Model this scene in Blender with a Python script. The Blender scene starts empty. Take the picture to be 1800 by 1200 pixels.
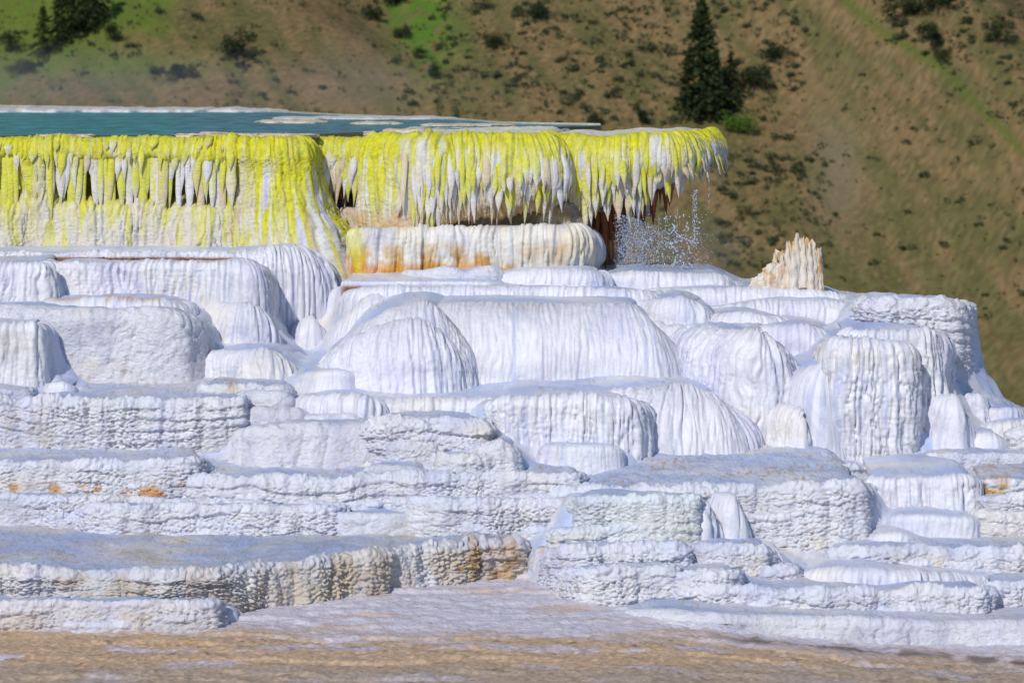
import bpy, bmesh, math, random
import numpy as np
from mathutils import Vector
random.seed(7); RNG=np.random.default_rng(11)
SC=bpy.context.scene; COL=SC.collection
F=6000.0; HY=116.0; CZ=4.4          # focal length in photo pixels, eye-level row, eye height (m)

def W(px,py,d): return np.array([(px-900.0)*d/F, d, CZ-(py-HY)*d/F])

# ------------------------------------------------------------------ noise
def _h(ix,iy,s):
    a=(ix.astype(np.int64)*374761393+iy.astype(np.int64)*668265263+s*974711)&0xffffffff
    a=((a^(a>>13))*1274126177)&0xffffffff
    a=((a^(a>>15))*2246822519)&0xffffffff
    return ((a^(a>>16))&0xffffff)/float(0x1000000)
def pn(x,y,s=0):
    x=np.asarray(x,float); y=np.asarray(y,float); x,y=np.broadcast_arrays(x,y)
    ix=np.floor(x); iy=np.floor(y); fx=x-ix; fy=y-iy
    ux=fx*fx*fx*(fx*(fx*6-15)+10); uy=fy*fy*fy*(fy*(fy*6-15)+10)
    def g(a,b):
        t=_h(ix+a,iy+b,s)*6.2831853
        return np.cos(t)*(fx-a)+np.sin(t)*(fy-b)
    return 1.5*((g(0,0)*(1-ux)+g(1,0)*ux)*(1-uy)+(g(0,1)*(1-ux)+g(1,1)*ux)*uy)
def fbm(x,y,s=0,o=4,g=.5):
    r=0;a=1;f=1;t=0
    for k in range(o):
        r=r+a*pn(x*f,y*f,s+17*k); t+=a; a*=g; f*=2.03
    return r/t
def worley(x,y,s=0):
    x,y=np.broadcast_arrays(np.asarray(x,float),np.asarray(y,float))
    ix=np.floor(x); iy=np.floor(y); f1=np.full(x.shape,9.); f2=f1.copy()
    for a in(-1,0,1):
        for b in(-1,0,1):
            d=np.hypot(ix+a+_h(ix+a,iy+b,s)-x, iy+b+_h(ix+a,iy+b,s+5)-y)
            n=np.minimum(f1,d); f2=np.minimum(f2,np.maximum(f1,d)); f1=n
    return f1,f2
def worley3(x,y,s=0):
    x,y=np.broadcast_arrays(np.asarray(x,float),np.asarray(y,float))
    ix=np.floor(x); iy=np.floor(y); f1=np.full(x.shape,9.); f2=f1.copy(); dd=np.zeros(x.shape)
    for a in(-1,0,1):
        for b in(-1,0,1):
            cy=iy+b+_h(ix+a,iy+b,s+5); d=np.hypot(ix+a+_h(ix+a,iy+b,s)-x,cy-y)
            dd=np.where(d<f1,y-cy,dd); n=np.minimum(f1,d); f2=np.minimum(f2,np.maximum(f1,d)); f1=n
    return f1,f2,dd
def ss(a,b,x): t=np.clip((x-a)/(b-a),0,1); return t*t*(3-2*t)
def lerp(a,b,t): return a+(b-a)*t

# ------------------------------------------------------------------ objects
def tag(o,label=None,cat=None,group=None,kind=None):
    if label:o['label']=label
    if cat:o['category']=cat
    if group:o['group']=group
    if kind:o['kind']=kind
    return o
def empty(name,loc=(0,0,0)):
    o=bpy.data.objects.new(name,None); COL.objects.link(o); o.location=loc; o.empty_display_size=.1; return o
def mesh_obj(name,V,Fq,mat,parent=None,col=None,uv=None,smooth=True):
    """V (n,3); Fq list of (m,k) index arrays"""
    V=np.ascontiguousarray(V,np.float32)
    if not isinstance(Fq,(list,tuple)): Fq=[Fq]
    me=bpy.data.meshes.new(name)
    me.vertices.add(len(V)); me.vertices.foreach_set('co',V.ravel())
    li=np.concatenate([f.ravel() for f in Fq]).astype(np.int32)
    tot=np.concatenate([np.full(len(f),f.shape[1]) for f in Fq]).astype(np.int32)
    st=np.concatenate([[0],np.cumsum(tot)[:-1]]).astype(np.int32)
    me.loops.add(len(li)); me.loops.foreach_set('vertex_index',li)
    me.polygons.add(len(tot)); me.polygons.foreach_set('loop_start',st); me.polygons.foreach_set('loop_total',tot)
    if smooth: me.polygons.foreach_set('use_smooth',np.ones(len(tot),bool))
    if uv is not None:
        l=me.uv_layers.new(name='UVMap'); l.data.foreach_set('uv',np.ascontiguousarray(uv[li],np.float32).ravel())
    if col is not None:
        c=np.ones((len(V),4),np.float32); c[:,:3]=col
        a=me.color_attributes.new('Col','FLOAT_COLOR','POINT'); a.data.foreach_set('color',c.ravel())
    me.update(); me.validate()
    o=bpy.data.objects.new(name,me); COL.objects.link(o); me.materials.append(mat)
    if parent: o.parent=parent
    return o
def grid_faces(nu,nv,flip=False):
    i=np.arange(nu*nv).reshape(nu,nv)
    f=np.stack([i[:-1,:-1],i[1:,:-1],i[1:,1:],i[:-1,1:]],-1).reshape(-1,4)
    return f[:,::-1] if flip else f
def grid_normals(P):
    a=np.gradient(P,axis=0); b=np.gradient(P,axis=1); n=np.cross(b,a)
    return n/np.maximum(np.linalg.norm(n,axis=-1,keepdims=True),1e-9)
def catmull(P,k=24):
    P=np.asarray(P,float); Q=np.vstack([2*P[0]-P[1],P,2*P[-1]-P[-2]]); out=[]
    for i in range(1,len(Q)-2):
        p0,p1,p2,p3=Q[i-1],Q[i],Q[i+1],Q[i+2]
        # centripetal
        d=[max(np.linalg.norm(b-a)**.5,1e-4) for a,b in((p0,p1),(p1,p2),(p2,p3))]
        t0=0;t1=d[0];t2=t1+d[1];t3=t2+d[2]
        t=np.linspace(t1,t2,k,endpoint=False)[:,None]
        A1=(t1-t)/(t1-t0)*p0+(t-t0)/(t1-t0)*p1; A2=(t2-t)/(t2-t1)*p1+(t-t1)/(t2-t1)*p2; A3=(t3-t)/(t3-t2)*p2+(t-t2)/(t3-t2)*p3
        B1=(t2-t)/(t2-t0)*A1+(t-t0)/(t2-t0)*A2; B2=(t3-t)/(t3-t1)*A2+(t-t1)/(t3-t1)*A3
        out.append((t2-t)/(t2-t1)*B1+(t-t1)/(t2-t1)*B2)
    out.append(P[-1:]); return np.vstack(out)
def resample(C,step=None,n=None):
    s=np.concatenate([[0],np.cumsum(np.linalg.norm(np.diff(C,axis=0),axis=1))])
    if n is None:n=max(8,int(s[-1]/step)+1)
    q=np.linspace(0,s[-1],n)
    return np.stack([np.interp(q,s,C[:,k]) for k in range(3)],1),q
def gsmooth(A,w):
    if w<1:return A
    k=np.exp(-.5*(np.arange(-3*w,3*w+1)/w)**2); k/=k.sum()
    P=np.pad(A,((3*w,3*w),(0,0)),mode='edge')
    return np.stack([np.convolve(P[:,j],k,'valid') for j in range(A.shape[1])],1)

# ------------------------------------------------------------------ materials
def mat_rock(name,rough=.55,bump=.5,scale=60.,sx=1.,tint=.0,spec=.5,bd=.012):
    """vertex colour rock with fine surface-coordinate bump"""
    m=bpy.data.materials.new(name); m.use_nodes=True; nt=m.node_tree; N=nt.nodes; L=nt.links
    b=N['Principled BSDF']; b.inputs['Roughness'].default_value=rough; b.inputs['Specular IOR Level'].default_value=spec
    a=N.new('ShaderNodeAttribute'); a.attribute_name='Col'
    tc=N.new('ShaderNodeTexCoord'); mp=N.new('ShaderNodeMapping'); mp.inputs['Scale'].default_value=(sx,1,1)
    L.new(tc.outputs['UV'],mp.inputs['Vector'])
    n1=N.new('ShaderNodeTexNoise'); n1.inputs['Scale'].default_value=scale; n1.inputs['Detail'].default_value=5; n1.inputs['Roughness'].default_value=.65
    L.new(mp.outputs['Vector'],n1.inputs['Vector'])
    n2=N.new('ShaderNodeTexNoise'); n2.inputs['Scale'].default_value=scale*.22; n2.inputs['Detail'].default_value=3
    L.new(tc.outputs['UV'],n2.inputs['Vector'])
    ad=N.new('ShaderNodeMath'); ad.operation='ADD'; L.new(n1.outputs['Fac'],ad.inputs[0]); L.new(n2.outputs['Fac'],ad.inputs[1])
    bp=N.new('ShaderNodeBump'); bp.inputs['Strength'].default_value=bump; bp.inputs['Distance'].default_value=bd
    L.new(ad.outputs[0],bp.inputs['Height']); L.new(bp.outputs['Normal'],b.inputs['Normal'])
    # mineral mottling: hue and value drift of the deposit itself
    hs=N.new('ShaderNodeHueSaturation'); mr=N.new('ShaderNodeMapRange'); mr.inputs['To Min'].default_value=.80; mr.inputs['To Max'].default_value=1.14
    mxv=N.new('ShaderNodeMath'); mxv.operation='MULTIPLY_ADD'; mxv.inputs[1].default_value=.6; L.new(n1.outputs['Fac'],mxv.inputs[0]); m4=N.new('ShaderNodeMath'); m4.operation='MULTIPLY'; m4.inputs[1].default_value=.5; L.new(n2.outputs['Fac'],m4.inputs[0]); L.new(m4.outputs[0],mxv.inputs[2]); L.new(mxv.outputs[0],mr.inputs['Value']); mr.inputs['From Min'].default_value=.25; mr.inputs['From Max'].default_value=.85; L.new(mr.outputs['Result'],hs.inputs['Value']); L.new(a.outputs['Color'],hs.inputs['Color'])
    L.new(hs.outputs['Color'],b.inputs['Base Color'])
    mr2=N.new('ShaderNodeMapRange'); mr2.inputs['To Min'].default_value=rough-.15; mr2.inputs['To Max'].default_value=rough+.15
    L.new(n2.outputs['Fac'],mr2.inputs['Value']); L.new(mr2.outputs['Result'],b.inputs['Roughness'])
    return m
M={}
M['smooth']=mat_rock('wet_travertine',.42,.6,42,1.8,bd=.012)
M['rough']=mat_rock('dry_travertine',.62,.9,40,.7,bd=.03)
M['yellow']=mat_rock('yellow_microbial_travertine',.55,.9,48,.9,bd=.022)
M['ground']=mat_rock('mineral_mud',.6,.6,34,.6,bd=.03)
M['wood']=mat_rock('weathered_wood',.7,.6,80,1,bd=.01)
M['hill']=mat_rock('dry_hillside',.9,.6,3.,1,spec=.1,bd=.25)

# ------------------------------------------------------------------ pigments and painted sky tint (linear)
WHITE=np.array([.75,.75,.80]); CREAM=np.array([.76,.66,.48]); TAN=np.array([.50,.36,.20]); ORANGE=np.array([.62,.27,.03])
YEL=np.array([.72,.69,.014]); BROWN=np.array([.11,.048,.010]); RUST=np.array([.30,.085,.012]); LILAC=np.array([.62,.60,.80]); SKYBLUE=np.array([.42,.53,.82])
OCHRE=np.array([.55,.30,.05]); YGREEN=np.array([.56,.60,.10])
# ------------------------------------------------------------------ travertine lobes
LOBES={}; RIMS=[]; ML='rock mound'; STEPQ=[]
def lobe(name,label,d,rim,base,R=30,n=2.2,rz=1.0,bat=5,T=1.6,rise=0.03,tex='flute',amp=1.0,colf=0,cola=0.,res=.0115,wob=1.0,
         stain_tint=(),mat=None,cat='rock terrace',group='white travertine terraces',seed=None,prof=None,white=WHITE,cream=.35,parent=None,topn=1.0,fp=1.5,colour=None,kscale=1.0,shrink=.85,nf=None,keep=False,arch=.35,fl=1.0,steps=True):
    global SRC
    s=seed if seed is not None else (len(LOBES)*31+5)
    if tex=='crackle' and d<28 and res>.01: res=.0092
    pts=[(p[0],p[1],(p[2] if len(p)>2 else 0.)) for p in rim]
    if cat==ML and len(pts)>3: pts[0]=(pts[0][0]-34,pts[0][1],pts[0][2]+.28); pts[1]=(pts[1][0]-10,pts[1][1],pts[1][2]+.06)
    if arch<1 and len(pts)>3:      # keep the lip level where it turns back; the rounded shoulder does the rest
        m=len(pts); mid=pts[m//2][1]
        for i,ref in ((1,2),(0,1)) if m>4 else ((0,1),):
            if pts[i][2]>0 or i==0: pts[i]=(pts[i][0],pts[ref][1]+(pts[i][1]-rim[ref][1])*arch,pts[i][2])
        for i in range(max(3,m//2+1),m):
            if pts[i][2]>0: pts[i]=(pts[i][0],pts[i-1][1]+(rim[i][1]-rim[i-1][1])*arch,pts[i][2])
    C=np.array([W(px,py,d+dd) for px,py,dd in pts])
    D,q=resample(catmull(C),res); nu=len(D)
    px_u=900+D[:,0]*F/D[:,1]
    # plan irregularity
    tan=np.gradient(D[:,:2],axis=0); nor=np.stack([tan[:,1],-tan[:,0]],1)
    w=max(1,int(.12/res)); nor=gsmooth(nor/np.maximum(np.linalg.norm(nor,axis=1,keepdims=True),1e-9),w)
    nor/=np.maximum(np.linalg.norm(nor,axis=1,keepdims=True),1e-9)
    mpp=d/F
    off=wob*(.05*fbm(q*.9,q*0+s,s,3)+.018*pn(q*4,q*0,s+3))
    D=D.copy(); D[:,:2]+=nor*off[:,None]; D[:,2]+=wob*.010*fbm(q*2.2,q*0+3.3,s+9,3)
    def interp(v):
        if np.isscalar(v): return np.full(nu,float(v))
        v=np.array(v,float); return np.interp(px_u,v[:,0],v[:,1])
    zb=CZ-(interp(base)+(16 if prof is None else 0)-HY)*d/F
    H=np.maximum(D[:,2]-zb,.03); Rm=interp(R)*mpp; B=interp(bat)*mpp+(10*mpp if cat==ML else 0); R0=Rm.copy()
    if prof is None: Rm=np.minimum(Rm,.36*np.ptp(C[:,0]))
    if prof is None:
        Rz=np.minimum(R0*rz,H*.98)
        na=max(10,int(float(np.max(Rm))*1.6/res)); na=min(na,60)
        nb=nf or max(6,min(160,int(float(np.max(H-Rz*.8))/(res*.95))))
        ph=np.linspace(0,math.pi/2,na)
        o1=-Rm[:,None]+Rm[:,None]*np.sin(ph)[None]**(2/n); z1=-Rz[:,None]*(1-np.cos(ph)[None]**(2/n))
        t=np.linspace(0,1,nb+1)[1:]
        o2=B[:,None]*(t**fp)[None]+0*Rm[:,None]; z2=-Rz[:,None]-(H-Rz)[:,None]*t[None]
        o=np.hstack([o1,o2]); z=np.hstack([z1,z2])
    else:
        o,z,Rm=prof(dict(q=q,px=px_u,H=H,Rm=Rm,B=B,mpp=mpp,nu=nu,s=s,res=res))
    inset=D[:,:2]-nor*Rm[:,None]
    if group and cat: RIMS.append(np.column_stack([inset+nor*np.minimum(Rm,.05)[:,None],D[:,2]])[::6])
    # top sheet from the back to the inset line
    Yb=d+T+max(p[2] for p in pts)*.6; nt=max(6,min(70,int(T/(res*4.5)))); xc=D[:,0].mean()
    k=(np.linspace(1,0,nt+1)[:-1])**1.6
    back=np.stack([xc+(D[:,0]-xc)*shrink,np.maximum(Yb,D[:,1]+.05)],1)
    TP=inset[:,None,:]+(back-inset)[:,None,:]*k[None,:,None]
    tz=D[:,2][:,None]+rise*k[None]*T*np.ones((nu,1))
    top=np.concatenate([TP,tz[:,:,None]],2)
    FP=D[:,None,:2]+nor[:,None,:]*o[:,:,None]
    face=np.concatenate([FP,(D[:,2][:,None]+z)[:,:,None]],2)
    P=np.concatenate([top,face],1); nv=P.shape[1]
    seg=np.linalg.norm(np.diff(P,axis=1),axis=2).mean(0); tt=np.concatenate([[0],np.cumsum(seg)]); t0=tt[nt]; tt=tt-t0
    Q=np.repeat(q[:,None],nv,1); Tt=np.repeat(tt[None],nu,0)
    wf=ss(-.12,.10,tt)[None]*np.ones((nu,1)); wt=1-wf
    N=grid_normals(P)
    # displacement in surface coordinates
    Dsp=np.zeros((nu,nv)); gate=.45+.75*ss(-.35,.45,fbm(Q*1.3,Tt*1.3,s+40,2))
    if cola:
        f1=np.abs(((Q*colf+.8*pn(Q*colf*.5,Tt*.5,s+50)+.35*pn(Q*colf*1.7,Tt*.8,s+51))%1)*2-1)
        Dsp+=cola*(np.sqrt(np.clip(1-f1**2,0,1))-.75)*ss(-.03,.2,tt)[None]
    if tex=='flute' or tex=='smooth':
        kscale=kscale*(.72+.75*((s*37)%101)/101); amp=amp*(.75+.45*((s*53)%97)/97)
        a=amp*(1. if tex=='flute' else .35)
        wq=Q+.22*pn(Q*1.25,Tt*.25,s+24)+.03*pn(Q*5,Tt*2.5,s+1)+.012*pn(Q*14,Tt*7,s+2)
        g2=ss(-.3,.35,pn(Q*1.7,Tt*1.1,s+13)); cx=ss(-.25,.3,pn(Q*2.6,Tt*.9,s+16))
        r0=np.abs(pn(wq*7*kscale,Tt*.7,s+10)); r1=np.abs(pn(wq*17*kscale,Tt*1.1,s+17)); r2=np.abs(pn(wq*36*kscale,Tt*2.4,s+11)); r3=pn(wq*60*kscale,Tt*6,s+12)
        Dsp+=wf*a*fl*1.9*(.013*np.minimum(r0,.35)/.35*g2+.015*np.minimum(r1,.3)/.3*(.25+.75*cx)+.007*np.minimum(r2,.28)/.28*(.35+.65*gate)+.0045*r3)
        Dsp+=wf*a*.0045*pn(Q*16+2*pn(Q*4,Tt*4,s),Tt*34,s+14)*(1.4-gate)
        Dsp+=.022*a*fbm(Q*2.2,Tt*2.2,s+15,3)
    if tex=='crackle':
        wx=Q+.02*pn(Q*9,Tt*9,s+1); wy=Tt+.016*pn(Q*7,Tt*9,s+2)+.05*pn(Q*1.1,Tt*1.1,s+3)
        f1,f2,dy=worley3(wx/(.047*kscale),wy/(.020*kscale),s+4); e=np.clip((f2-f1)*1.5,0,1)**.6
        g1,g2,dz=worley3(wx/(.09*kscale)+7,wy/(.045*kscale),s+5); e2=np.clip((g2-g1)*1.6,0,1)**.6
        Dsp+=(wf*.95+.05)*amp*gate*(.034*e*(.7+1.1*dy)+.014*e2*(.75+.8*dz))
        Dsp+=.016*np.exp(-((Tt-.012)/.018)**2)*(.5+ss(-.2,.3,pn(Q*3,Tt*0,s+25)))
        lay=(Tt/.085+1.1*fbm(Q*1.6,Tt*1.5,s+19,3))%1; Dsp+=wf*amp*.020*(ss(0,.75,lay)-ss(.82,1.,lay))*ss(-.3,.3,fbm(Q*1.3+5,Tt*4,s+23,3))
        r1=np.abs(pn(Q*6,Tt*1.2,s+10)); Dsp+=wf*amp*.012*np.minimum(r1,.3)/.3
        r1=np.abs(pn(Q*2.6+.3*pn(Q*2,Tt*2,s+9),Tt*.6,s+18)); Dsp+=wf*amp*.020*np.minimum(r1,.22)/.22
        Dsp+=.02*amp*fbm(Q*2.5,Tt*2.5,s+15,3)
    if tex=='knob':
        wx=Q+.03*pn(Q*6,Tt*6,s+1); wy=Tt+.03*pn(Q*6,Tt*6,s+2)
        f1,_=worley(wx/(.085*kscale),wy/(.08*kscale),s+4); g1,_=worley(wx/(.045*kscale)+3,wy/(.036*kscale),s+6)
        Dsp+=wf*amp*gate*(.034*np.sqrt(np.clip(1-f1*f1*1.2,0,1))+.012*np.sqrt(np.clip(1-g1*g1*1.2,0,1)))
        Dsp+=.02*amp*fbm(Q*2.5,Tt*2.5,s+15,3)
    Dsp+=wt*topn*(.010*fbm(Q*9,Tt*9,s+20,4)+.012*fbm(Q*1.5,Tt*3,s+21,2))
    # ragged lip between flat top and face
    P=P+N*Dsp[:,:,None]
    # pigment, plus sky light painted on tops and in streaks
    col=np.ones((nu,nv,3))*white
    c1=ss(.05,.6,fbm(Q*1.1+9,Tt*1.6,s+60,3))*cream; col=lerp(col,CREAM,c1[:,:,None])
    c2=ss(-.1,.5,fbm(Q*1.6,Tt*.7,s+61,3))*.45; col=lerp(col,LILAC,c2[:,:,None])
    if tex in('flute','smooth'):
        st=ss(.12,.42,pn((Q+.03*pn(Q*5,Tt*2.5,s+1))*34,Tt*.9,s+64)+.5*pn(Q*75,Tt*1.6,s+65))*ss(-.35,.3,fbm(Q*1.5,Tt*.8,s+66,2))*wf
        col=lerp(col,np.array([.43,.47,.66]),(.62*st)[:,:,None])  # bluish streaks: sky-lit tint of the grooves put into the colour
    else:
        st=ss(.1,.5,fbm(Q*5,Tt*1.3,s+64,3))*wf; col=lerp(col,np.array([.52,.54,.66]),(.5*st)[:,:,None])
        st=ss(.25,.5,fbm(Q*14,Tt*26,s+67,3))*wf; col=lerp(col,np.array([.46,.38,.27]),(.5*st)[:,:,None])
    col=lerp(col,SKYBLUE,(wt*.85*ss(-.4,.4,fbm(Q*1.2,Tt*2.5,s+62,3)))[:,:,None])  # tops turned blue, the sky's reflection painted into the colour
    sp=ss(.38,.55,fbm(Q*16,Tt*22,s+63,3))*wt*.55*topn; col=lerp(col,TAN,sp[:,:,None])
    cr_=ss(.12,.4,fbm(Q*20,Tt*34,s+68,3))*ss(-.1,.35,fbm(Q*1.1,Tt*2.2,s+69,2))*(1-ss(-.45,-.16,Tt))*min(topn,1.4)
    col=lerp(col,lerp(OCHRE,TAN,.5),(np.clip(cr_,0,1)*.8)[:,:,None])
    gw=ss(.05,.5,fbm(Q*1.7+3,Tt*2.4,s+71,4)); col=lerp(col,col*np.array([.80,.80,.84]),(gw*.8)[:,:,None])
    hh=np.clip((D[:,2][:,None]-P[:,:,2])/H[:,None],0,1.2)
    pxg=900+P[:,:,0]*F/P[:,:,1]
    for (sc,x0,x1,h0,h1,st,fr) in stain_tint:   # colour, px range, height range (0 rim .. 1 base), strength, patchiness
        m=ss(x0-12,x0+12,pxg)*(1-ss(x1-12,x1+12,pxg))*ss(h0-.08,h0+.08,hh)*(1-ss(h1-.08,h1+.08,hh))
        if fr>0: m=m*ss(.0,.3,fbm(Q*fr,Tt*fr*.8,s+70,3)+.08)
        col=lerp(col,np.array(sc),(st*m)[:,:,None])
    if colour is not None: col=colour(dict(col=col,Q=Q,T=Tt,px=pxg,hh=hh,wf=wf,wt=wt,s=s,P=P))
    uv=np.stack([Q+s*.37,Tt],2).reshape(-1,2)
    m=M[mat or ('rough' if tex in('crackle','knob') else 'smooth')]
    ob=mesh_obj(name,P.reshape(-1,3),grid_faces(nu,nv,True),m,parent,col.reshape(-1,3),uv)
    if label: tag(ob,label,cat,group)
    if label and tex=='crackle' and d<27.6 and np.ptp(C[:,0])>.7 and steps: STEPQ.append((ob,d,pts,zb.copy(),px_u.copy(),D[:,2].copy(),s,white))
    LOBES[len(LOBES)]=1
    if keep: ob_data=dict(P=P,N=N,q=q,px=px_u,tt=tt,nt=nt,nor=nor,D=D,H=H); return ob,ob_data
    return ob

def foot_steps():
    """thin crust rims clinging to the walls of the lower terraces"""
    r=np.random.default_rng(31)
    for ob,d,pts,zb,pxu,rz,s,white in STEPQ:
        vis=[p for p in pts if -60<p[0]<1850]
        if len(vis)<3: continue
        xa,xb=vis[0][0],vis[-1][0]; yr=[p[1] for p in pts]; xr=[p[0] for p in pts]; dr=[p[2] for p in pts]
        hb=(HY+(CZ-zb.mean())*F/d)-16
        n=int(np.clip((xb-xa)/60,1,10))
        for k in range(n):
            w=r.uniform(60,190); x0=r.uniform(xa-10,max(xa,xb-w*.8)); x1=min(x0+w,xb+4); xm=(x0+x1)/2
            y0=np.interp(xm,xr,yr); dd=np.interp(xm,xr,dr); t=r.uniform(.35,.85); y=y0+(hb-y0)*t; 
            if hb-y0<16 or x1-x0<35 or abs(np.interp(x0,xr,dr)-np.interp(x1,xr,dr))>.12: continue
            pr=r.uniform(.015,.05); dl=lambda x: np.interp(x,xr,dr)
            lobe('rim_step',None,d-pr,[(x0-6,y+2,dl(x0)+.12),(x0,y,dl(x0)+.01),(x0+.3*(x1-x0),y+r.normal(0,1.2),dl(x0+.3*(x1-x0))),(x0+.7*(x1-x0),y+r.normal(0,1.2),dl(x0+.7*(x1-x0))),(x1,y,dl(x1)+.01),(x1+6,y+2,dl(x1)+.14)],
              min(hb+2,y+r.uniform(9,22)),R=3,n=2.4,bat=r.uniform(-6,6),T=.18,rise=.1,tex='crackle',amp=.8,cat=None,group=None,parent=ob,seed=int(r.integers(1e4))+2000,white=white,wob=.8,res=.012)
SUN_EL=38; SUN_AZ=25; SUN_E=4.1; SKY_E=.14; EXPO=-0.40
TT='travertine_terrace'; TM='travertine_mound'; ML='rock mound'
# ---- upper left stack
lobe(TT,'broad white shelf at the foot of the yellow drape, with a rounded hanging right end',30.9,
 [(-300,446),(300,446),(405,446),(440,442),(480,439),(530,436,.05),(575,444,.2),(603,462,.55),(612,475,1.1),(613,478,2.0)],[(0,462),(405,462),(440,470),(470,660),(700,660)],
 R=[(0,6),(400,8),(450,25),(560,70),(620,80)],n=2.1,rz=1.0,bat=[(0,0),(430,2),(560,8),(615,-12)],T=1.4,rise=.085,tex='flute',amp=1.0,arch=.7,wob=.4,
 stain_tint=[([.24,.085,.004],-400,412,.18,1.2,.95,0),(BROWN,-400,412,.3,1.2,.7,9),(CREAM,480,640,.75,1.2,.4,1.5)])  # brown lip face: orange algae plus the undercut's shade, both in the colour
lobe(TM,'small smooth toe bulging out below the right end of the shelf under the drape',30.6,
 [(515,600,.3),(530,570),(555,556),(575,566,.1),(586,590,.5),(590,600,1.)],650,R=45,rz=1.2,bat=4,T=.7,tex='smooth',cat=ML)
lobe(TT,'wide white terrace with the brown stained slot along its lip, fluted toward its right end',30.1,
 [(-300,463,.4),(60,463,.3),(95,463),(240,463),(400,461),(440,457,.02),(466,464,.15),(478,476,.5),(482,480,1.6)],[(90,560),(340,560),(385,650),(520,650)],
 R=[(90,12),(380,16),(440,40),(490,50)],n=2.3,bat=[(90,8),(440,10),(482,14)],T=.9,rise=-.035,wob=.35,tex='flute',amp=1.0,stain_tint=[(ORANGE,0,420,-.2,-.02,.2,6)])
lobe(TT,'short fluted white block at the left edge, level with the brown slot',29.8,
 [(-300,464),(40,464),(78,464,.02),(92,470,.2),(95,474,1.)],560,R=18,n=2.4,bat=5,T=.5,tex='flute',amp=1.25,cola=.03,colf=5)
lobe(TM,'fluted bulge halfway down the right end of the terrace with the brown slot',29.8,
 [(330,536,.4),(385,536,.1),(440,537,.02),(478,550,.15),(500,585,.4),(508,620,.8)],640,R=[(372,30),(500,55)],rz=1.3,bat=10,T=.6,tex='flute',amp=1.0,cat=ML,stain_tint=[(CREAM,370,440,.3,1.2,.4,2)],arch=1)
lobe(TT,'thin white lip lying on top of the knobby terrace wall, with brown crust specks',29.45,
 [(60,530,.3),(95,528,.05),(200,526),(290,528),(325,538,.1),(345,548,.4),(350,552,1.2)],575,R=25,bat=10,T=.7,tex='flute',amp=.8,stain_tint=[(OCHRE,90,320,-.2,.05,.5,7)])
lobe(TT,'tall knobby white terrace wall, widest of the left hand stack, with a bulging right corner',29.0,
 [(-300,540,.1),(60,541),(100,543),(200,547),(290,548),(330,556,.05),(358,575,.3),(372,592,.7),(376,598,1.8)],[(0,720),(392,715)],
 R=[(0,30),(300,32),(380,40)],n=2.5,bat=[(0,10),(380,16)],T=.8,tex='knob',amp=.9,kscale=.85,cola=.02,colf=1.6,stain_tint=[(CREAM,90,260,.45,1.3,.35,2)])
lobe(TT,'smooth fluted white block at the left edge, in front of the knobby wall',28.5,
 [(-300,568),(30,568),(68,569,.02),(84,578,.2),(88,584,1.)],720,R=22,n=2.4,bat=[(0,10),(88,14)],T=.8,tex='flute',amp=1.2,cola=.02,colf=4)
lobe(TM,'low fluted white mound right of the knobby wall, above the crumbly slope',29.0,
 [(340,622,.4),(400,619,.1),(470,619,.02),(525,633,.15),(552,662,.4),(562,700,.9)],740,R=[(390,28),(560,60)],rz=1.3,bat=4,T=.7,tex='flute',amp=1.0,cat=ML,arch=1)
lobe(TM,'little rubble hump at the foot of the block at the left edge',28.4,
 [(80,695,.3),(95,676),(115,672),(130,684,.05),(140,700,.4)],715,R=14,bat=14,T=.4,tex='smooth',amp=1.4,cat=ML)
# ---- big crackled block and crumbly slope
lobe(TT,'thin cream crust slab lying on the flat behind the big crackled block',28.35,
 [(350,684,.3),(362,680),(430,681),(490,681),(508,686,.1),(512,692,.5)],705,R=8,n=2.6,bat=0,T=.5,tex='crackle',amp=.9,kscale=.8,stain_tint=[(TAN,355,420,-.2,1.2,.55,4)])
lobe(TT,'big crackled grey white block with a sharp vertical right edge at left',27.85,
 [(-300,706),(100,706),(250,707),(400,706),(422,706,.02),(428,707,.15),(429,708,.5),(429,708,1.4)],850,R=[(0,7),(430,6)],n=2.8,bat=[(0,4),(430,-4)],T=.95,rise=.1,tex='crackle',amp=1.35,cola=.035,colf=1.9,
 cream=.5,stain_tint=[(CREAM,-400,440,-.4,-.03,.75,3),(CREAM,-300,200,.5,1.2,.4,2),(TAN,0,130,.1,1.,.25,3)])
lobe(TT,'small slab at the far left resting on the flat of the big crackled block',28.0,[(-300,686),(20,686),(52,688,.05),(60,692,.3)],702,R=5,bat=2,T=.4,tex='crackle',amp=.7)
lobe(TT,'uppermost lumpy step of the crumbly slope beside the big crackled block',28.2,
 [(410,693,.1),(450,690),(500,692),(515,702,.1),(522,715,.4),(525,720,1.)],800,R=16,bat=14,T=.5,tex='knob',amp=1.0)
lobe(TT,'second lumpy step of the crumbly slope, with a smooth pale fan on its left',27.95,
 [(415,728,.1),(450,722),(520,721),(545,728,.1),(553,745,.4),(556,750,1.)],820,R=18,bat=18,T=.5,tex='knob',amp=1.0)
lobe(TT,'narrow lumpy shelf at the top right of the crumbly slope',27.85,
 [(530,735,.1),(560,729),(620,729),(640,735,.06),(650,748,.4),(651,752,1.)],800,R=10,bat=10,T=.5,tex='knob',amp=.9)
lobe(TT,'main face of the crumbly slope, its knobbly right edge stepping down',27.45,
 [(410,765,.15),(450,755),(540,748),(640,747),(668,752,.06),(680,766,.3),(684,775,.8)],[(400,850),(600,850),(690,840)],R=22,bat=[(410,28),(690,22)],T=.5,tex='knob',amp=1.1,kscale=1.1,cola=.05,colf=2.2,fp=1.2)
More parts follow.
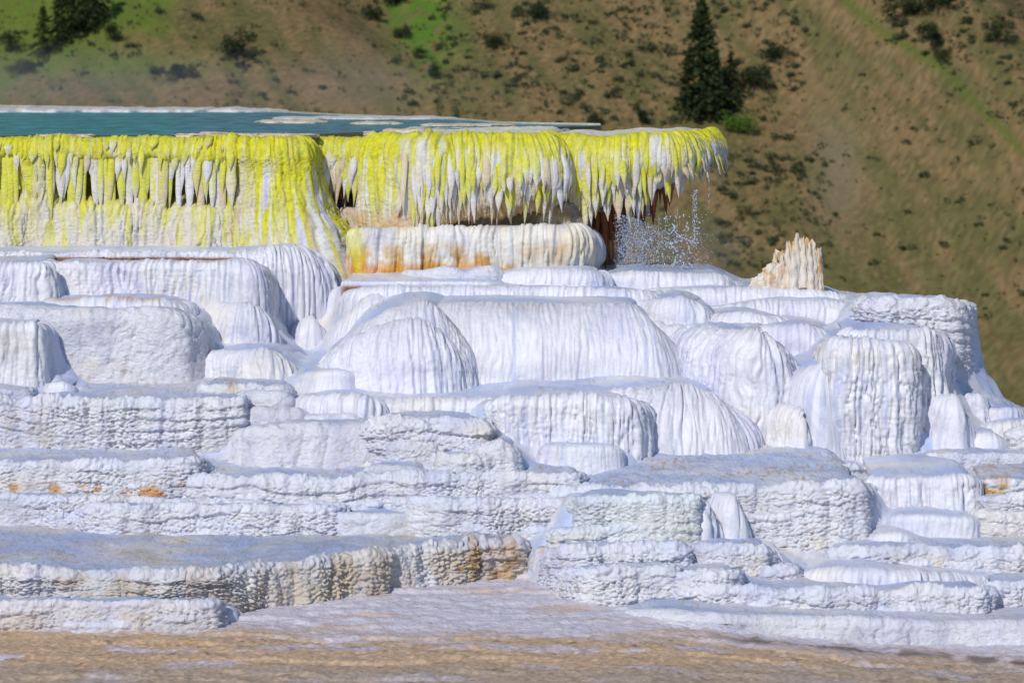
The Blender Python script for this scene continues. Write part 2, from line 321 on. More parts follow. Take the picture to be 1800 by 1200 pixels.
# ---- centre: slot terrace, domes
lobe(TT,'thin pale blue ledge with an orange brown edge, just below the second yellow stained tier',30.7,
 [(600,494,.2),(640,495),(760,495),(860,496),(890,499,.15),(905,503,.5)],520,R=4,bat=0,T=.8,rise=.09,wob=.35,tex='smooth',stain_tint=[([.24,.085,.004],600,890,.18,1.3,.95,0),(BROWN,600,890,.3,1.2,.5,9)])  # edge browned by algae, with shade of the slot painted in
lobe(TT,'long low rippled terrace running under the orange edged ledge toward the right',30.2,
 [(600,524,.6),(618,512,.1),(650,506),(760,506),(900,505),(1010,508),(1100,511),(1150,517,.1),(1180,526,.4)],[(600,600),(1200,580)],R=22,bat=8,T=.8,rise=-.03,wob=.4,tex='flute',amp=.8)
lobe(TM,'smooth plain white slope left of the double dome, below the long low terrace',30.0,
 [(580,590,.6),(592,552,.1),(620,528),(665,516),(705,520,.05),(735,535,.3),(745,545,.8)],650,R=60,rz=1.2,bat=12,T=.6,tex='smooth',amp=.9,cat=ML,arch=.9,stain_tint=[(CREAM,560,640,.7,1.2,.6,0)])
lobe(TM,'small round white dome in front of the second yellow tier, below its right half',30.9,
 [(862,500,.5),(880,484,.1),(920,476),(980,474),(1040,475),(1062,482,.1),(1072,496,.5)],[(860,530),(1080,530)],R=22,rz=1.1,bat=10,T=.7,tex='flute',amp=.7,cat=ML)
lobe(TT,'uppermost smooth white terrace on the skyline, between the spray and the dead stump',31.2,
 [(1040,484,.1),(1090,480),(1200,481),(1270,484),(1305,493,.1),(1335,503,.4),(1345,506,1.)],[(1040,540),(1360,530)],R=[(1040,16),(1300,26)],bat=10,T=1.,rise=.0,tex='flute',amp=.6,arch=1,stain_tint=[([.66,.66,.42],1060,1230,-.4,-.02,.5,2)])
lobe(TT,'wide white terrace carrying the dead stump on its skyline',30.7,
 [(1100,517,.2),(1160,510),(1260,507),(1340,508),(1450,512),(1490,520,.05),(1530,531,.3),(1550,540,.8)],[(1100,570),(1560,580)],R=24,bat=14,T=1.2,rise=.0,tex='flute',amp=.8,arch=1)
lobe(TT,'sloping fluted white terrace below the one with the stump, its right end a rounded drape',30.2,
 [(1240,545,.2),(1290,537),(1370,531),(1450,533),(1530,538),(1580,545,.1),(1608,562,.4),(1616,580,.9)],[(1240,600),(1630,620)],R=[(1240,25),(1600,45)],bat=12,T=.9,rise=.03,tex='flute',amp=1.0,arch=.8)
lobe(TM,'low fluted mound between the main dome and the sloping terrace right of it',29.75,
 [(1130,540,.3),(1165,529,.05),(1200,526),(1235,532,.05),(1253,550,.3),(1260,565,.8)],[(1130,600),(1270,600)],R=[(1130,25),(1250,36)],rz=1.2,bat=6,T=.6,tex='flute',amp=.9,cat=ML)
lobe(TM,'low streaked mound just right of the fluted mound behind the main dome',29.6,
 [(1245,568,.3),(1275,556,.05),(1310,550),(1355,555),(1385,568,.15),(1400,585,.5)],620,R=28,rz=1.2,bat=10,T=.6,tex='flute',amp=.8,cat=ML)
lobe(TM,'smooth rounded white mound with even vertical streaks above the smooth plain chute',29.2,
 [(1320,590,.3),(1345,578,.05),(1400,573),(1440,576),(1468,590,.15),(1478,608,.5)],690,R=[(1320,26),(1470,42)],rz=1.2,bat=6,T=.6,tex='flute',amp=.7,cat=ML)
lobe(TM,'main white dome, broadest of all, with a flat crown and fluted right shoulder',28.9,
 [(600,610,.9),(640,568,.4),(690,548,.15),(760,541),(860,541),(1000,543),(1110,544),(1170,553,.05),(1212,583,.3),(1236,620,.7),(1246,645,1.3)],[(600,700),(1260,705)],
 R=[(600,80),(800,125),(1100,130),(1240,110)],rz=.95,n=2.0,bat=8,T=1.1,rise=.035,tex='flute',amp=.75,topn=.5,cat=ML,arch=.75,stain_tint=[(CREAM,700,1230,.85,1.3,.5,2)])
lobe(TM,'left dome of the pair, its crown ringed by curved flow streaks',28.72,
 [(552,650,.95),(568,612,.6),(600,574,.3),(650,549,.1),(715,539),(780,542,.02),(826,564,.12),(856,606,.4),(868,650,.8),(871,670,1.2)],[(560,700),(870,705)],
 R=[(560,60),(700,115),(860,80)],rz=1.0,n=1.9,bat=8,T=.8,tex='flute',amp=.85,cat=ML,arch=1,stain_tint=[(OCHRE,555,600,.6,1.3,.35,3),(CREAM,590,780,.85,1.3,.5,2)])
lobe(TM,'inner bulge on the face of the left dome',28.55,
 [(566,655,.4),(584,618,.2),(622,588,.08),(690,569),(765,572,.02),(818,598,.15),(848,640,.4),(853,662,.7)],[(570,700),(850,705)],R=[(580,50),(700,85),(830,60)],rz=1.1,n=1.9,bat=10,T=.3,tex='flute',amp=.9,cat=ML,arch=1)
lobe(TM,'deeply streaked white drape falling right of the main dome',28.45,
 [(1130,566,1.1),(1195,576,.75),(1245,585,.3),(1310,590),(1362,592),(1398,608,.13),(1418,642,.42),(1424,680,.9),(1425,690,1.5)],[(1200,815),(1420,815)],
 R=[(1130,40),(1250,60),(1400,80)],rz=1.1,n=2.1,bat=[(1215,8),(1330,0),(1410,-10)],T=.8,tex='flute',amp=1.15,cat=ML,arch=.6,stain_tint=[(CREAM,1240,1400,.55,1.2,.35,3)])
lobe(TM,'tiny smooth white pillow at the left foot of the double dome',28.5,[(545,672,.2),(565,655),(590,650),(612,656,.03),(632,672,.25)],690,R=14,bat=4,T=.4,tex='smooth',amp=.6,cat=ML)
# ---- right tower group
lobe(TT,'tallest block at the right skyline with a flat top and scaly right side',29.5,
 [(1500,532,.5),(1530,529,.1),(1600,529),(1660,530),(1684,533,.04),(1697,545,.25),(1703,558,.7),(1704,560,1.7)],[(1500,640),(1650,720),(1720,740)],
 R=[(1500,14),(1690,14)],n=2.5,bat=[(1500,8),(1690,6),(1704,12)],T=.8,rise=-.09,tex='crackle',amp=1.1,kscale=1.1,cola=.05,colf=2.0,stain_tint=[(CREAM,1520,1700,-.4,-.02,.5,2)])
lobe(TT,'tall white wall with dark vertical grooves and an angular top right corner',28.6,
 [(1470,592,.3),(1500,587,.05),(1560,584),(1625,584),(1648,589,.05),(1660,605,.3),(1663,618,.9),(1663,620,1.6)],[(1470,850),(1680,850)],
 R=[(1470,20),(1660,24)],n=2.3,bat=[(1470,4),(1660,2)],T=.9,tex='flute',amp=1.5,cola=.045,colf=4.2,cream=.6,stain_tint=[(CREAM,1560,1680,.35,1.2,.5,3)])
lobe(TT,'tall ribbed white column block standing in front of the angular wall',28.2,
 [(1446,612,.5),(1456,606,.12),(1480,602),(1530,602),(1580,604),(1601,614,.08),(1609,635,.35),(1611,645,1.)],[(1440,850),(1620,850)],
 R=[(1444,28),(1610,34)],n=2.1,bat=[(1444,6),(1610,2)],T=.6,tex='flute',amp=1.5,cola=.045,colf=3.9,cream=.55)
lobe(TM,'smooth plain white chute with faint cross ripples, left of the ribbed column block',28.1,
 [(1395,655,.3),(1425,641,.05),(1452,640),(1488,668,.08),(1512,720,.3),(1524,790,.6)],[(1390,850),(1560,850)],R=[(1400,40),(1450,70),(1520,80)],rz=1.6,n=1.9,bat=[(1400,8),(1525,22)],T=.6,tex='smooth',amp=.9,cat=ML,arch=1)
lobe(TM,'narrow streaked drape between the deeply streaked drape and the smooth chute',28.05,
 [(1340,716,.4),(1390,719,.1),(1412,728,.02),(1429,757,.12),(1435,802,.35)],[(1380,850),(1440,850)],R=30,rz=1.4,bat=6,T=.4,tex='flute',amp=1.,cat=ML,arch=1)
lobe(TM,'smooth white dome low on the right, with curved blue flow lines, below the tallest block',28.3,
 [(1600,700,.5),(1655,697,.1),(1685,700,.03),(1706,722,.15),(1716,760,.4),(1718,775,.7)],[(1640,830),(1730,830)],R=[(1640,30),(1715,40)],rz=1.6,bat=[(1640,8),(1718,10)],T=.7,tex='flute',amp=.9,cat=ML,arch=1)
lobe(TM,'narrow white shoulder on the right skyline against the hill, below the tallest block',29.3,[(1680,690,.2),(1703,679),(1712,685,.05),(1718,698,.3)],760,R=14,bat=6,T=.5,tex='smooth',cat=ML)
lobe(TM,'small fluted round knob on the right skyline',29.0,[(1690,705,.2),(1708,693),(1724,694),(1734,704,.1),(1738,720,.4)],790,R=16,bat=5,T=.6,tex='flute',amp=1.,cat=ML)
lobe(TT,'small flat terrace ending the skyline at the right edge',29.0,[(1720,722,.2),(1745,717),(1775,717),(1788,723,.05),(1796,735,.3)],780,R=10,bat=6,T=.7,tex='flute',amp=.8)
lobe(TT,'low white step at the right edge with a blue flat, below the skyline terrace',28.7,[(1715,752,.3),(1745,744),(1800,742),(1900,744)],800,R=14,bat=14,T=.9,tex='flute',amp=.8)
lobe(TM,'smooth white swell at the right edge beside the dome with blue flow lines',28.4,[(1700,775,.3),(1725,762),(1755,762),(1772,775,.1),(1782,800,.4)],840,R=24,rz=1.2,bat=8,T=.6,tex='smooth',amp=1.,cat=ML)
lobe(TT,'scaly little block cut by the right edge of the frame',28.5,[(1765,765,.3),(1790,756),(1850,755)],840,R=10,bat=4,T=.6,tex='crackle',amp=1.)
lobe(TT,'cream white slab at the foot of the angular wall, running off right',27.9,
 [(1605,815,.6),(1632,805,.1),(1660,802),(1720,802),(1800,804),(1900,804)],850,R=7,n=2.6,bat=2,T=.7,rise=.04,tex='crackle',amp=.8,cream=.8,stain_tint=[(OCHRE,1605,1640,.2,1.2,.7,4)])
# ---- centre terraces below the domes
lobe(TT,'long grainy blue white flat in front of the domes with a softly draped front',28.1,
 [(500,712,.5),(540,706,.1),(620,704),(760,702),(900,700),(1100,690),(1180,688),(1230,692,.1),(1270,705,.3)],[(500,780),(700,775),(860,790),(1300,830)],R=[(500,18),(850,22),(1200,40)],bat=12,T=1.,rise=.10,tex='flute',amp=.7,topn=1.6,arch=1)
lobe(TM,'great round white dome at the centre right, streaked in long curves',27.9,
 [(960,696,.5),(1060,692,.2),(1130,688,.05),(1180,686),(1240,689,.03),(1302,704,.13),(1345,733,.36),(1370,768,.75),(1378,792,1.2)],[(1070,850),(1360,830)],R=[(960,30),(1080,40),(1200,115),(1340,95)],rz=1.2,n=2.0,bat=6,T=.7,tex='flute',amp=.95,cat=ML,arch=.8)
lobe(TM,'low streaked drape at the left of the grainy flat, above the crackled mushroom terrace',27.95,
 [(525,715,.3),(550,700,.05),(600,696),(650,700),(680,715,.1),(700,738,.4)],770,R=30,bat=10,T=.4,tex='flute',amp=.8,cat=ML)
lobe(TT,'overhanging textured lip at the left of the great round dome',27.6,
 [(852,760,.9),(853,722,.45),(860,706,.1),(890,699),(1000,699),(1080,701),(1112,707,.05),(1130,722,.2),(1138,740,.5)],[(850,760),(960,790),(1100,820),(1140,830)],R=[(852,14),(1140,26)],n=2.3,bat=[(850,-4),(1140,6)],T=.7,tex='flute',amp=1.3,cola=.04,colf=2.6,kscale=1.2)
lobe(TM,'smooth blue white slide curving down below the overhanging lip',27.45,
 [(800,752,.4),(865,751,.1),(905,757,.03),(938,782,.15),(958,812,.4)],[(840,850),(970,850)],R=[(845,40),(955,45)],rz=1.5,bat=[(845,6),(965,10)],T=.5,tex='smooth',amp=.7,cat=ML,arch=1)
lobe(TT,'plain low white band at the foot of the overhanging lip',27.3,
 [(940,800,.4),(958,787,.05),(1000,783),(1070,784),(1092,793,.08),(1100,812,.4)],830,R=12,bat=6,T=.5,tex='flute',amp=.6)
lobe(TT,'crackled mushroom shaped terrace with a blue top and undercut right side',27.3,
 [(640,752,.4),(670,744,.05),(740,743),(820,743),(846,745,.03),(857,752,.15),(861,760,.4),(861,761,1.)],[(640,815),(780,815),(870,815)],R=[(640,8),(860,12)],n=2.4,bat=[(640,0),(800,-10),(862,-28)],T=.6,rise=.03,tex='crackle',amp=1.2,cola=.03,colf=2)
lobe(TT,'low plain step below the left part of the crackled mushroom terrace',27.2,
 [(660,800,.3),(690,779),(740,778),(768,785,.05),(775,800,.3)],850,R=12,bat=6,T=.4,tex='crackle',amp=.5)
lobe(TM,'small ribbed hump at the right foot of the crackled mushroom terrace',26.95,
 [(838,806,.3),(852,786,.05),(880,780),(903,786,.05),(916,806,.3),(920,818,.6)],[(830,850),(930,850)],R=18,rz=1.3,bat=6,T=.4,tex='crackle',amp=.8,cat=ML,cola=.02,colf=5)
lobe(TT,'short scaly step between the mushroom terrace and the ribbed hump',26.9,
 [(760,820,.3),(780,804,.03),(830,802),(860,806,.05),(866,820,.3)],850,R=8,bat=3,T=.4,tex='crackle',amp=.9)
# ---- middle bands
lobe(TT,'scaly white band with orange specks on its back edge, right of the crumbly slope',26.7,
 [(700,850,.3),(760,838),(850,836),(950,837),(1008,838),(1017,841,.12),(1018,843,.8)],895,R=6,n=2.7,bat=0,T=.8,rise=.05,tex='crackle',amp=1.15,cola=.04,colf=2.4,stain_tint=[(OCHRE,800,930,-.9,-.3,.8,6)])
lobe(TT,'taller scaly white band with a smooth blue flat on top, below the orange specked band',26.3,
 [(690,890,.3),(760,879),(850,884),(950,885),(1006,884),(1016,887,.12),(1018,890,.8)],[(700,955),(1030,955)],R=6,n=2.7,bat=[(760,8),(1018,-4)],T=.8,rise=.02,tex='crackle',amp=1.2,cola=.03,colf=1.5)
lobe(TT,'lumpy crest at the right end of the long crackled band below the crumbly slope',26.85,
 [(640,828,.2),(680,822),(735,821),(752,832,.1),(762,850,.3)],900,R=12,bat=16,T=.4,tex='knob',amp=.9)
lobe(TT,'long crackled white band below the crumbly slope, ending in a rough right corner',26.7,
 [(330,842,.1),(420,843),(520,845),(600,846),(690,838),(745,838),(762,846,.12),(768,860,.4)],[(330,930),(780,930)],R=9,n=2.5,bat=[(330,4),(768,8)],T=.8,rise=.05,tex='crackle',amp=1.25,cola=.035,colf=1.8,stain_tint=[(OCHRE,380,440,.5,.75,.8,6)])
lobe(TT,'orange spotted crackled band at the left below the big sharp edged block',27.0,
 [(-300,818),(100,817),(250,816),(330,812),(352,816,.1),(358,822,.5)],885,R=6,n=2.6,bat=6,T=.9,rise=.06,tex='crackle',amp=1.1,cola=.02,colf=2,cream=.4,stain_tint=[(ORANGE,-300,330,.4,.9,.8,6.5),(CREAM,-300,280,-1.2,-.2,.6,3)])
lobe(TT,'thin rough step at the left just below the orange spotted band',26.65,
 [(-300,873),(60,875),(200,878),(340,884),(400,889,.1),(430,895,.4)],935,R=5,bat=5,T=.6,tex='crackle',amp=1.0)
lobe(TT,'thin rough step lying lower and further right than the one below the orange spotted band',26.4,
 [(100,905,.4),(180,895),(300,892),(450,893),(590,896),(606,900,.12),(610,905,.6)],[(100,960),(620,950)],R=5,bat=3,T=.7,tex='crackle',amp=1.15)
lobe(TT,'broken rubbly rim behind the wide blue flat at the centre',26.35,
 [(520,918,.3),(600,906),(690,904),(730,910,.1),(745,916,.4)],955,R=6,bat=4,T=.5,tex='knob',amp=1.)
lobe(TT,'small ragged stub of rim at the right end of the wide blue flat',26.25,
 [(730,925,.3),(760,915),(820,922),(868,932),(880,936,.1),(882,942,.5)],960,R=5,bat=2,T=.5,tex='crackle',amp=1.1)
lobe(TT,'wide blue flat in the left foreground with a tan scalloped wall rising rightward',24.4,
 [(-300,1003),(40,1004),(120,1007),(250,1009),(380,1009,.02),(410,1001,.18),(480,993,.42),(530,991,.5),(600,981,.75),(660,976,.88),(720,966,1.15),(800,961,1.3),(840,957,1.4),(905,951,1.52),(932,957,1.7),(945,965,2.1),(948,970,2.6)],
 [(-300,1070),(385,1075),(420,1125),(660,1125),(960,1090)],R=[(-300,6),(950,9)],n=2.5,bat=[(-300,5),(400,8),(700,16),(950,8)],T=2.3,rise=.015,tex='crackle',amp=1.3,cola=.07,colf=1.7,wob=1.6,topn=.8,arch=1,steps=False,shrink=.98,
 white=np.array([.72,.70,.69]),cream=.6,stain_tint=[(TAN,-300,960,.0,1.2,.42,3.2),(TAN,460,680,.0,1.2,.2,5),(OCHRE,800,965,-.1,.75,.6,7),(BROWN,820,965,-.1,.6,.3,9),([.42,.53,.82],-200,900,-3,-.02,.6,1.1)])  # last entry deepens the flat's blue: reflected sky as colour
lobe(TT,'low brown topped nub at the right end of the tan scalloped wall',25.75,
 [(935,985,.3),(945,967),(962,965),(970,972,.06),(973,985,.3)],1060,R=7,bat=3,T=.3,tex='knob',amp=1.,stain_tint=[(OCHRE,945,990,-.2,1.,.7,5)])
lobe(TT,'lowest cream step at the left foreground below the tan scalloped wall',24.0,
 [(-300,1060),(60,1061),(200,1062),(330,1063),(378,1066,.05),(386,1070,.25),(390,1074,.8)],[(-300,1105),(400,1110)],R=6,n=2.5,bat=4,T=.6,tex='crackle',amp=.9,cola=.03,colf=1.6,cream=.8,white=np.array([.74,.71,.74]),stain_tint=[(TAN,-300,390,.2,1.2,.3,2)])
# ---- lower right
lobe(TT,'wide grainy blue flat at right with a tall scaly wall and sharp right corner',26.2,
 [(960,870,.6),(1020,864,.3),(1100,861,.12),(1200,859),(1300,859),(1400,857),(1480,854),(1512,855,.04),(1523,861,.2),(1525,864,.9)],[(960,960),(1200,960),(1380,1010),(1560,1010)],
 R=[(960,9),(1520,8)],n=2.5,bat=[(960,8),(1350,4),(1480,18),(1524,14)],T=1.9,rise=.06,tex='crackle',amp=1.25,kscale=1.05,cola=.03,colf=1.5,topn=1.8,
 stain_tint=[(OCHRE,960,1120,-3.,-.7,.5,4),(ORANGE,1380,1480,.9,1.2,.5,4)])
lobe(TT,'small bright ragged rim lying on the grainy blue flat near the ribbed column block',27.5,[(1390,830,.2),(1420,822),(1500,821),(1520,825,.05)],840,R=3,bat=1,T=.35,tex='crackle',amp=1.)
lobe(TT,'short scaly wall left of the blue striped tongues, its right corner sharp',25.72,
 [(1000,888,.4),(1030,880,.05),(1110,878),(1200,878),(1222,882,.05),(1230,890,.25),(1232,895,.7)],[(1000,985),(1240,1000)],R=6,n=2.6,bat=[(1000,3),(1232,5)],T=.5,tex='crackle',amp=1.0,white=np.array([.74,.78,.8]))
lobe(TM,'narrow blue striped tongue, left one of the pair spilling from the grainy flat',25.8,
 [(1180,878,.3),(1215,876,.08),(1240,884,.03),(1265,908,.15),(1279,945,.35),(1282,960,.6)],[(1200,985),(1290,985)],R=[(1205,30),(1280,40)],rz=1.6,bat=6,T=.4,tex='flute',amp=1.2,cola=.03,colf=5,cat=ML,arch=1)
lobe(TM,'larger blue edged tongue, right one of the pair spilling from the grainy flat',25.88,
 [(1225,872,.3),(1265,869,.08),(1295,876,.03),(1322,905,.15),(1337,945,.35),(1341,965,.6)],[(1260,990),(1350,990)],R=[(1262,30),(1340,44)],rz=1.6,bat=6,T=.4,tex='smooth',amp=1.3,cola=.025,colf=4,cat=ML,arch=1)
lobe(TM,'smooth blue chute sweeping down right from the foot of the larger blue edged tongue',25.55,
 [(1300,970,.3),(1345,966,.08),(1375,976,.03),(1405,1000,.2),(1418,1018,.5)],1025,R=30,rz=1.4,bat=8,T=.4,tex='smooth',amp=.7,cat=ML,cola=.02,colf=5,arch=1)
lobe(TT,'low scaly block at the lower centre in front of the taller scaly band',25.7,
 [(960,945,.3),(990,934),(1060,931),(1090,927),(1170,926),(1186,932,.06),(1190,940,.4)],[(960,985),(1200,985)],R=6,n=2.5,bat=3,T=.4,tex='crackle',amp=1.,white=np.array([.74,.78,.8]))
lobe(TT,'stepped scaly block below the pair of tongues',25.45,
 [(1200,975,.2),(1235,960),(1300,963),(1340,968),(1352,976,.06),(1362,996,.3)],1030,R=8,bat=[(1200,4),(1362,8)],T=.5,tex='crackle',amp=1.2)
lobe(TT,'small scaly cube beside the smooth blue chute',25.3,[(1340,1012,.3),(1352,1002),(1385,1000),(1400,1008,.06),(1406,1020,.3)],1040,R=7,bat=4,T=.4,tex='crackle',amp=1.)
lobe(TT,'long scaly white wall right of the brown topped nub in the lower centre',25.35,
 [(955,985,.4),(985,969),(1060,966),(1130,964),(1200,962),(1214,968,.08),(1218,978,.4)],[(950,1020),(1230,1030)],R=6,n=2.6,bat=3,T=.5,rise=.06,tex='crackle',amp=1.2,cola=.03,colf=2.6)
lobe(TT,'crackled white step behind the muddy flat, below the long scaly wall',24.95,
 [(985,1015,.3),(1040,1005),(1120,1003),(1170,1001),(1186,1006,.06),(1196,1020,.3)],[(980,1075),(1210,1075)],R=7,bat=[(985,6),(1196,12)],T=.5,tex='crackle',amp=1.1)
lobe(TT,'small crackled step right of the step behind the muddy flat',24.9,[(1180,1030,.3),(1200,1012),(1270,1008),(1292,1014,.06),(1300,1028,.3)],[(1180,1070),(1310,1070)],R=6,bat=6,T=.4,tex='crackle',amp=1.1)
lobe(TT,'smooth fluted block in the lower right with a coral rough right edge',26.75,
 [(1515,865,.4),(1530,848,.08),(1560,842),(1620,840),(1690,838),(1712,842,.05),(1722,852,.2),(1726,862,.8)],[(1510,940),(1740,940)],R=[(1515,10),(1725,12)],n=2.4,bat=[(1515,4),(1725,3)],T=.8,rise=.05,tex='flute',amp=1.0,cola=.05,colf=2.4,stain_tint=[(CREAM,1560,1680,.5,1.2,.35,3)])
lobe(TT,'plain white step at the foot of the smooth fluted block in the lower right',26.3,
 [(1560,928,.3),(1572,908,.05),(1620,904),(1690,908),(1714,912,.06),(1722,922,.25)],965,R=12,bat=5,T=.5,tex='smooth',amp=1.1)
lobe(TM,'pair of low blue swells lying on the flat before the plain white step',26.0,[(1530,950,.2),(1555,936),(1590,936),(1620,948,.15),(1640,960,.35)],980,R=18,bat=10,T=.4,tex='smooth',amp=.8,cat=ML)
lobe(TT,'orange edged thin shelf at the right edge beside the smooth fluted block',26.9,[(1715,858,.4),(1740,850),(1800,849),(1900,849)],868,R=4,bat=-3,T=.7,rise=.06,tex='crackle',amp=.8,stain_tint=[(OCHRE,1700,1900,.0,1.2,.95,5)])
lobe(TT,'upper one of three thin scaly steps at the right edge',26.6,[(1715,885,.3),(1745,878),(1775,876),(1820,868),(1900,868)],905,R=4,bat=4,T=1.0,tex='crackle',amp=1.)
lobe(TT,'lower one of three thin scaly steps at the right edge',26.4,[(1700,915,.3),(1735,905),(1800,903),(1900,903)],935,R=5,bat=4,T=1.0,tex='crackle',amp=1.,cream=.6)
lobe(TT,'long cream terrace at the right, its front wall pitted with small hollows',25.6,
 [(1440,990,.5),(1475,972,.08),(1530,967),(1650,967),(1750,969),(1900,968)],1015,R=7,n=2.4,bat=6,T=.9,rise=.02,tex='crackle',amp=1.,cola=.03,colf=2.1,cream=.8,kscale=1.2,stain_tint=[(CREAM,1460,1900,.3,1.2,.4,2)])
lobe(TM,'low blue swells rippling across the flat below the long cream terrace',25.1,[(1410,1028,.3),(1450,1008,.05),(1520,1000),(1600,1006,.05),(1680,1016,.15),(1750,1024,.3)],1050,R=22,bat=16,T=.5,tex='flute',amp=.9,cola=.03,colf=1.5,cat=ML)
lobe(TT,'thin scaly step at the right edge below the long cream terrace',25.0,[(1735,1040,.4),(1750,1028),(1800,1026),(1900,1025)],1065,R=5,bat=4,T=.5,tex='crackle',amp=1.)
lobe(TT,'lowest long scaly band in the right foreground with a blue flat on top',24.7,
 [(1150,1045,.5),(1220,1036,.1),(1320,1039),(1450,1041),(1600,1041),(1720,1039),(1740,1042,.06),(1748,1050,.25),(1749,1052,.8)],[(1150,1085),(1760,1085)],R=6,n=2.5,bat=5,T=.5,rise=.03,tex='crackle',amp=1.3,cola=.04,colf=1.8)
lobe(TT,'rough crumbling white apron at the lower right, meeting the tan ground in a dark crack',24.2,
 [(1080,1070,.5),(1150,1072,.2),(1250,1080),(1400,1086),(1550,1090),(1700,1095),(1900,1098)],[(1080,1090),(1250,1105),(1350,1135),(1500,1150),(1650,1162),(1800,1170),(1900,1180)],R=16,bat=[(1080,30),(1300,28),(1900,12)],T=.7,rise=.02,tex='knob',amp=.9,kscale=.7,cream=.1,fp=1.2,arch=1)

# filler rock under and between the terraces: each lip's level carried back, well below the tops
RM=np.vstack(RIMS)[:,:3]; RM=RM[(RM[:,1]<32.2)]
foot_steps()
fx=np.arange(-6.6,5.6,.035); fy=np.arange(23.6,33.0,.035); X,Y=np.meshgrid(fx,fy,indexing='ij'); Z=np.full(X.shape,.2)
for x,y,z in RM:
    i0=np.searchsorted(fx,x-.13); i1=np.searchsorted(fx,x+.13); j0=np.searchsorted(fy,y+.15); j1=np.searchsorted(fy,y+1.7)
    Z[i0:i1,j0:j1]=np.maximum(Z[i0:i1,j0:j1],z-.07)
def blur(A,sg):
    w=max(1,int(sg/.035)); return gsmooth(gsmooth(A,w).T,w).T
Zb=blur(Z,.20); Z=np.minimum(np.maximum(blur(Z,.05),Zb-.03),blur(Z,.05)+.28)
Z=Z+.02*fbm(X*3,Y*3,850,3)
Pf=np.stack([X,Y,Z],2); Nf=-grid_normals(Pf); Nf=Nf*np.sign(Nf[:,:,2:3]); fl_=Y+Z; Xw=X+.05*pn(X*4,fl_*2,861)
Pf=Pf+Nf*(.016*np.minimum(np.abs(pn(Xw*14+2*pn(X*1.3,Y,862),fl_*1.1,863)),.3)/.3+.008*np.minimum(np.abs(pn(Xw*31,fl_*2.2,864)),.3)/.3+.03*fbm(X*2.5,fl_*2.5,865,3))[...,None]
c_=np.ones(X.shape+(3,))*WHITE; c_=lerp(c_,np.array([.43,.47,.66]),(ss(.12,.42,pn(Xw*30,fl_*.9,866))*.5)[...,None]); c_=lerp(c_,CREAM,(ss(0,.5,fbm(X*1.3,fl_*1.5,867,3))*.4)[...,None]); c_=lerp(c_,SKYBLUE,(ss(-.3,.4,fbm(X*1.5,Y*3,851,3))*.7)[...,None])  # blue streaks and patches carry sky light in the colour
mesh_obj('travertine_slope',Pf.reshape(-1,3),grid_faces(*X.shape),M['smooth'],None,c_.reshape(-1,3),np.stack([X,Y+Z],2).reshape(-1,2))['kind']='structure'
# ------------------------------------------------------------------ the yellow overhanging ledge (four sections)
def prof_ledge(notch=0.,n0=300,n1=440,under=.5,skirt=None,nfr=2.4,zr=1.0,ein=0.):
    def f(c):
        q=c['q'];px=c['px'];H=c['H'];Rm=c['Rm'];B=c['B'];mpp=c['mpp'];nu=c['nu'];s=c['s'];res=c['res']
        Rz=np.minimum(Rm*zr,H*.9); na=26; nb=max(24,int(float(H.max())/res*.9)); nu_=int(max(6,under/.05)) if under>0 else 0
        ph=np.linspace(0,math.pi/2,na)
        o1=-Rm[:,None]+Rm[:,None]*np.sin(ph)[None]; z1=-Rz[:,None]*(1-np.cos(ph)[None])
        t=np.linspace(0,1,nb+1)[1:]
        o2=B[:,None]*(t**1.6)[None]+0*Rm[:,None]; z2=-Rz[:,None]-(H-Rz)[:,None]*t[None]
        if notch:
            g=ss(n0-25,n0+10,px)*(1-ss(n1-20,n1+20,px))*ss(-.35,.25,fbm(q*nfr,q*0+1.7,s+80,3)+.1)
            tt=t[None]+.16*fbm(q*3.3,q*0+5,s+81,3)[:,None]
            sh=ss(.0,.16,tt)*(1-ss(.34,.60,tt)); lump=ss(.4,.75,tt)
            o2=o2-notch*mpp*g[:,None]*sh+g[:,None]*lump*10*mpp
        o=np.hstack([o1,o2]); z=np.hstack([z1,z2])
        if nu_:
            k=np.linspace(0,1,nu_+1)[1:]
            o3=o[:,-1:]-under*k[None]; z3=z[:,-1:]+.08*np.sin(k*3.1)[None]-.03*k[None]+0*o3
            o=np.hstack([o,o3]); z=np.hstack([z,z3])
        return o,z,Rm
    return f
TOPC=np.array([.88,.83,.66])
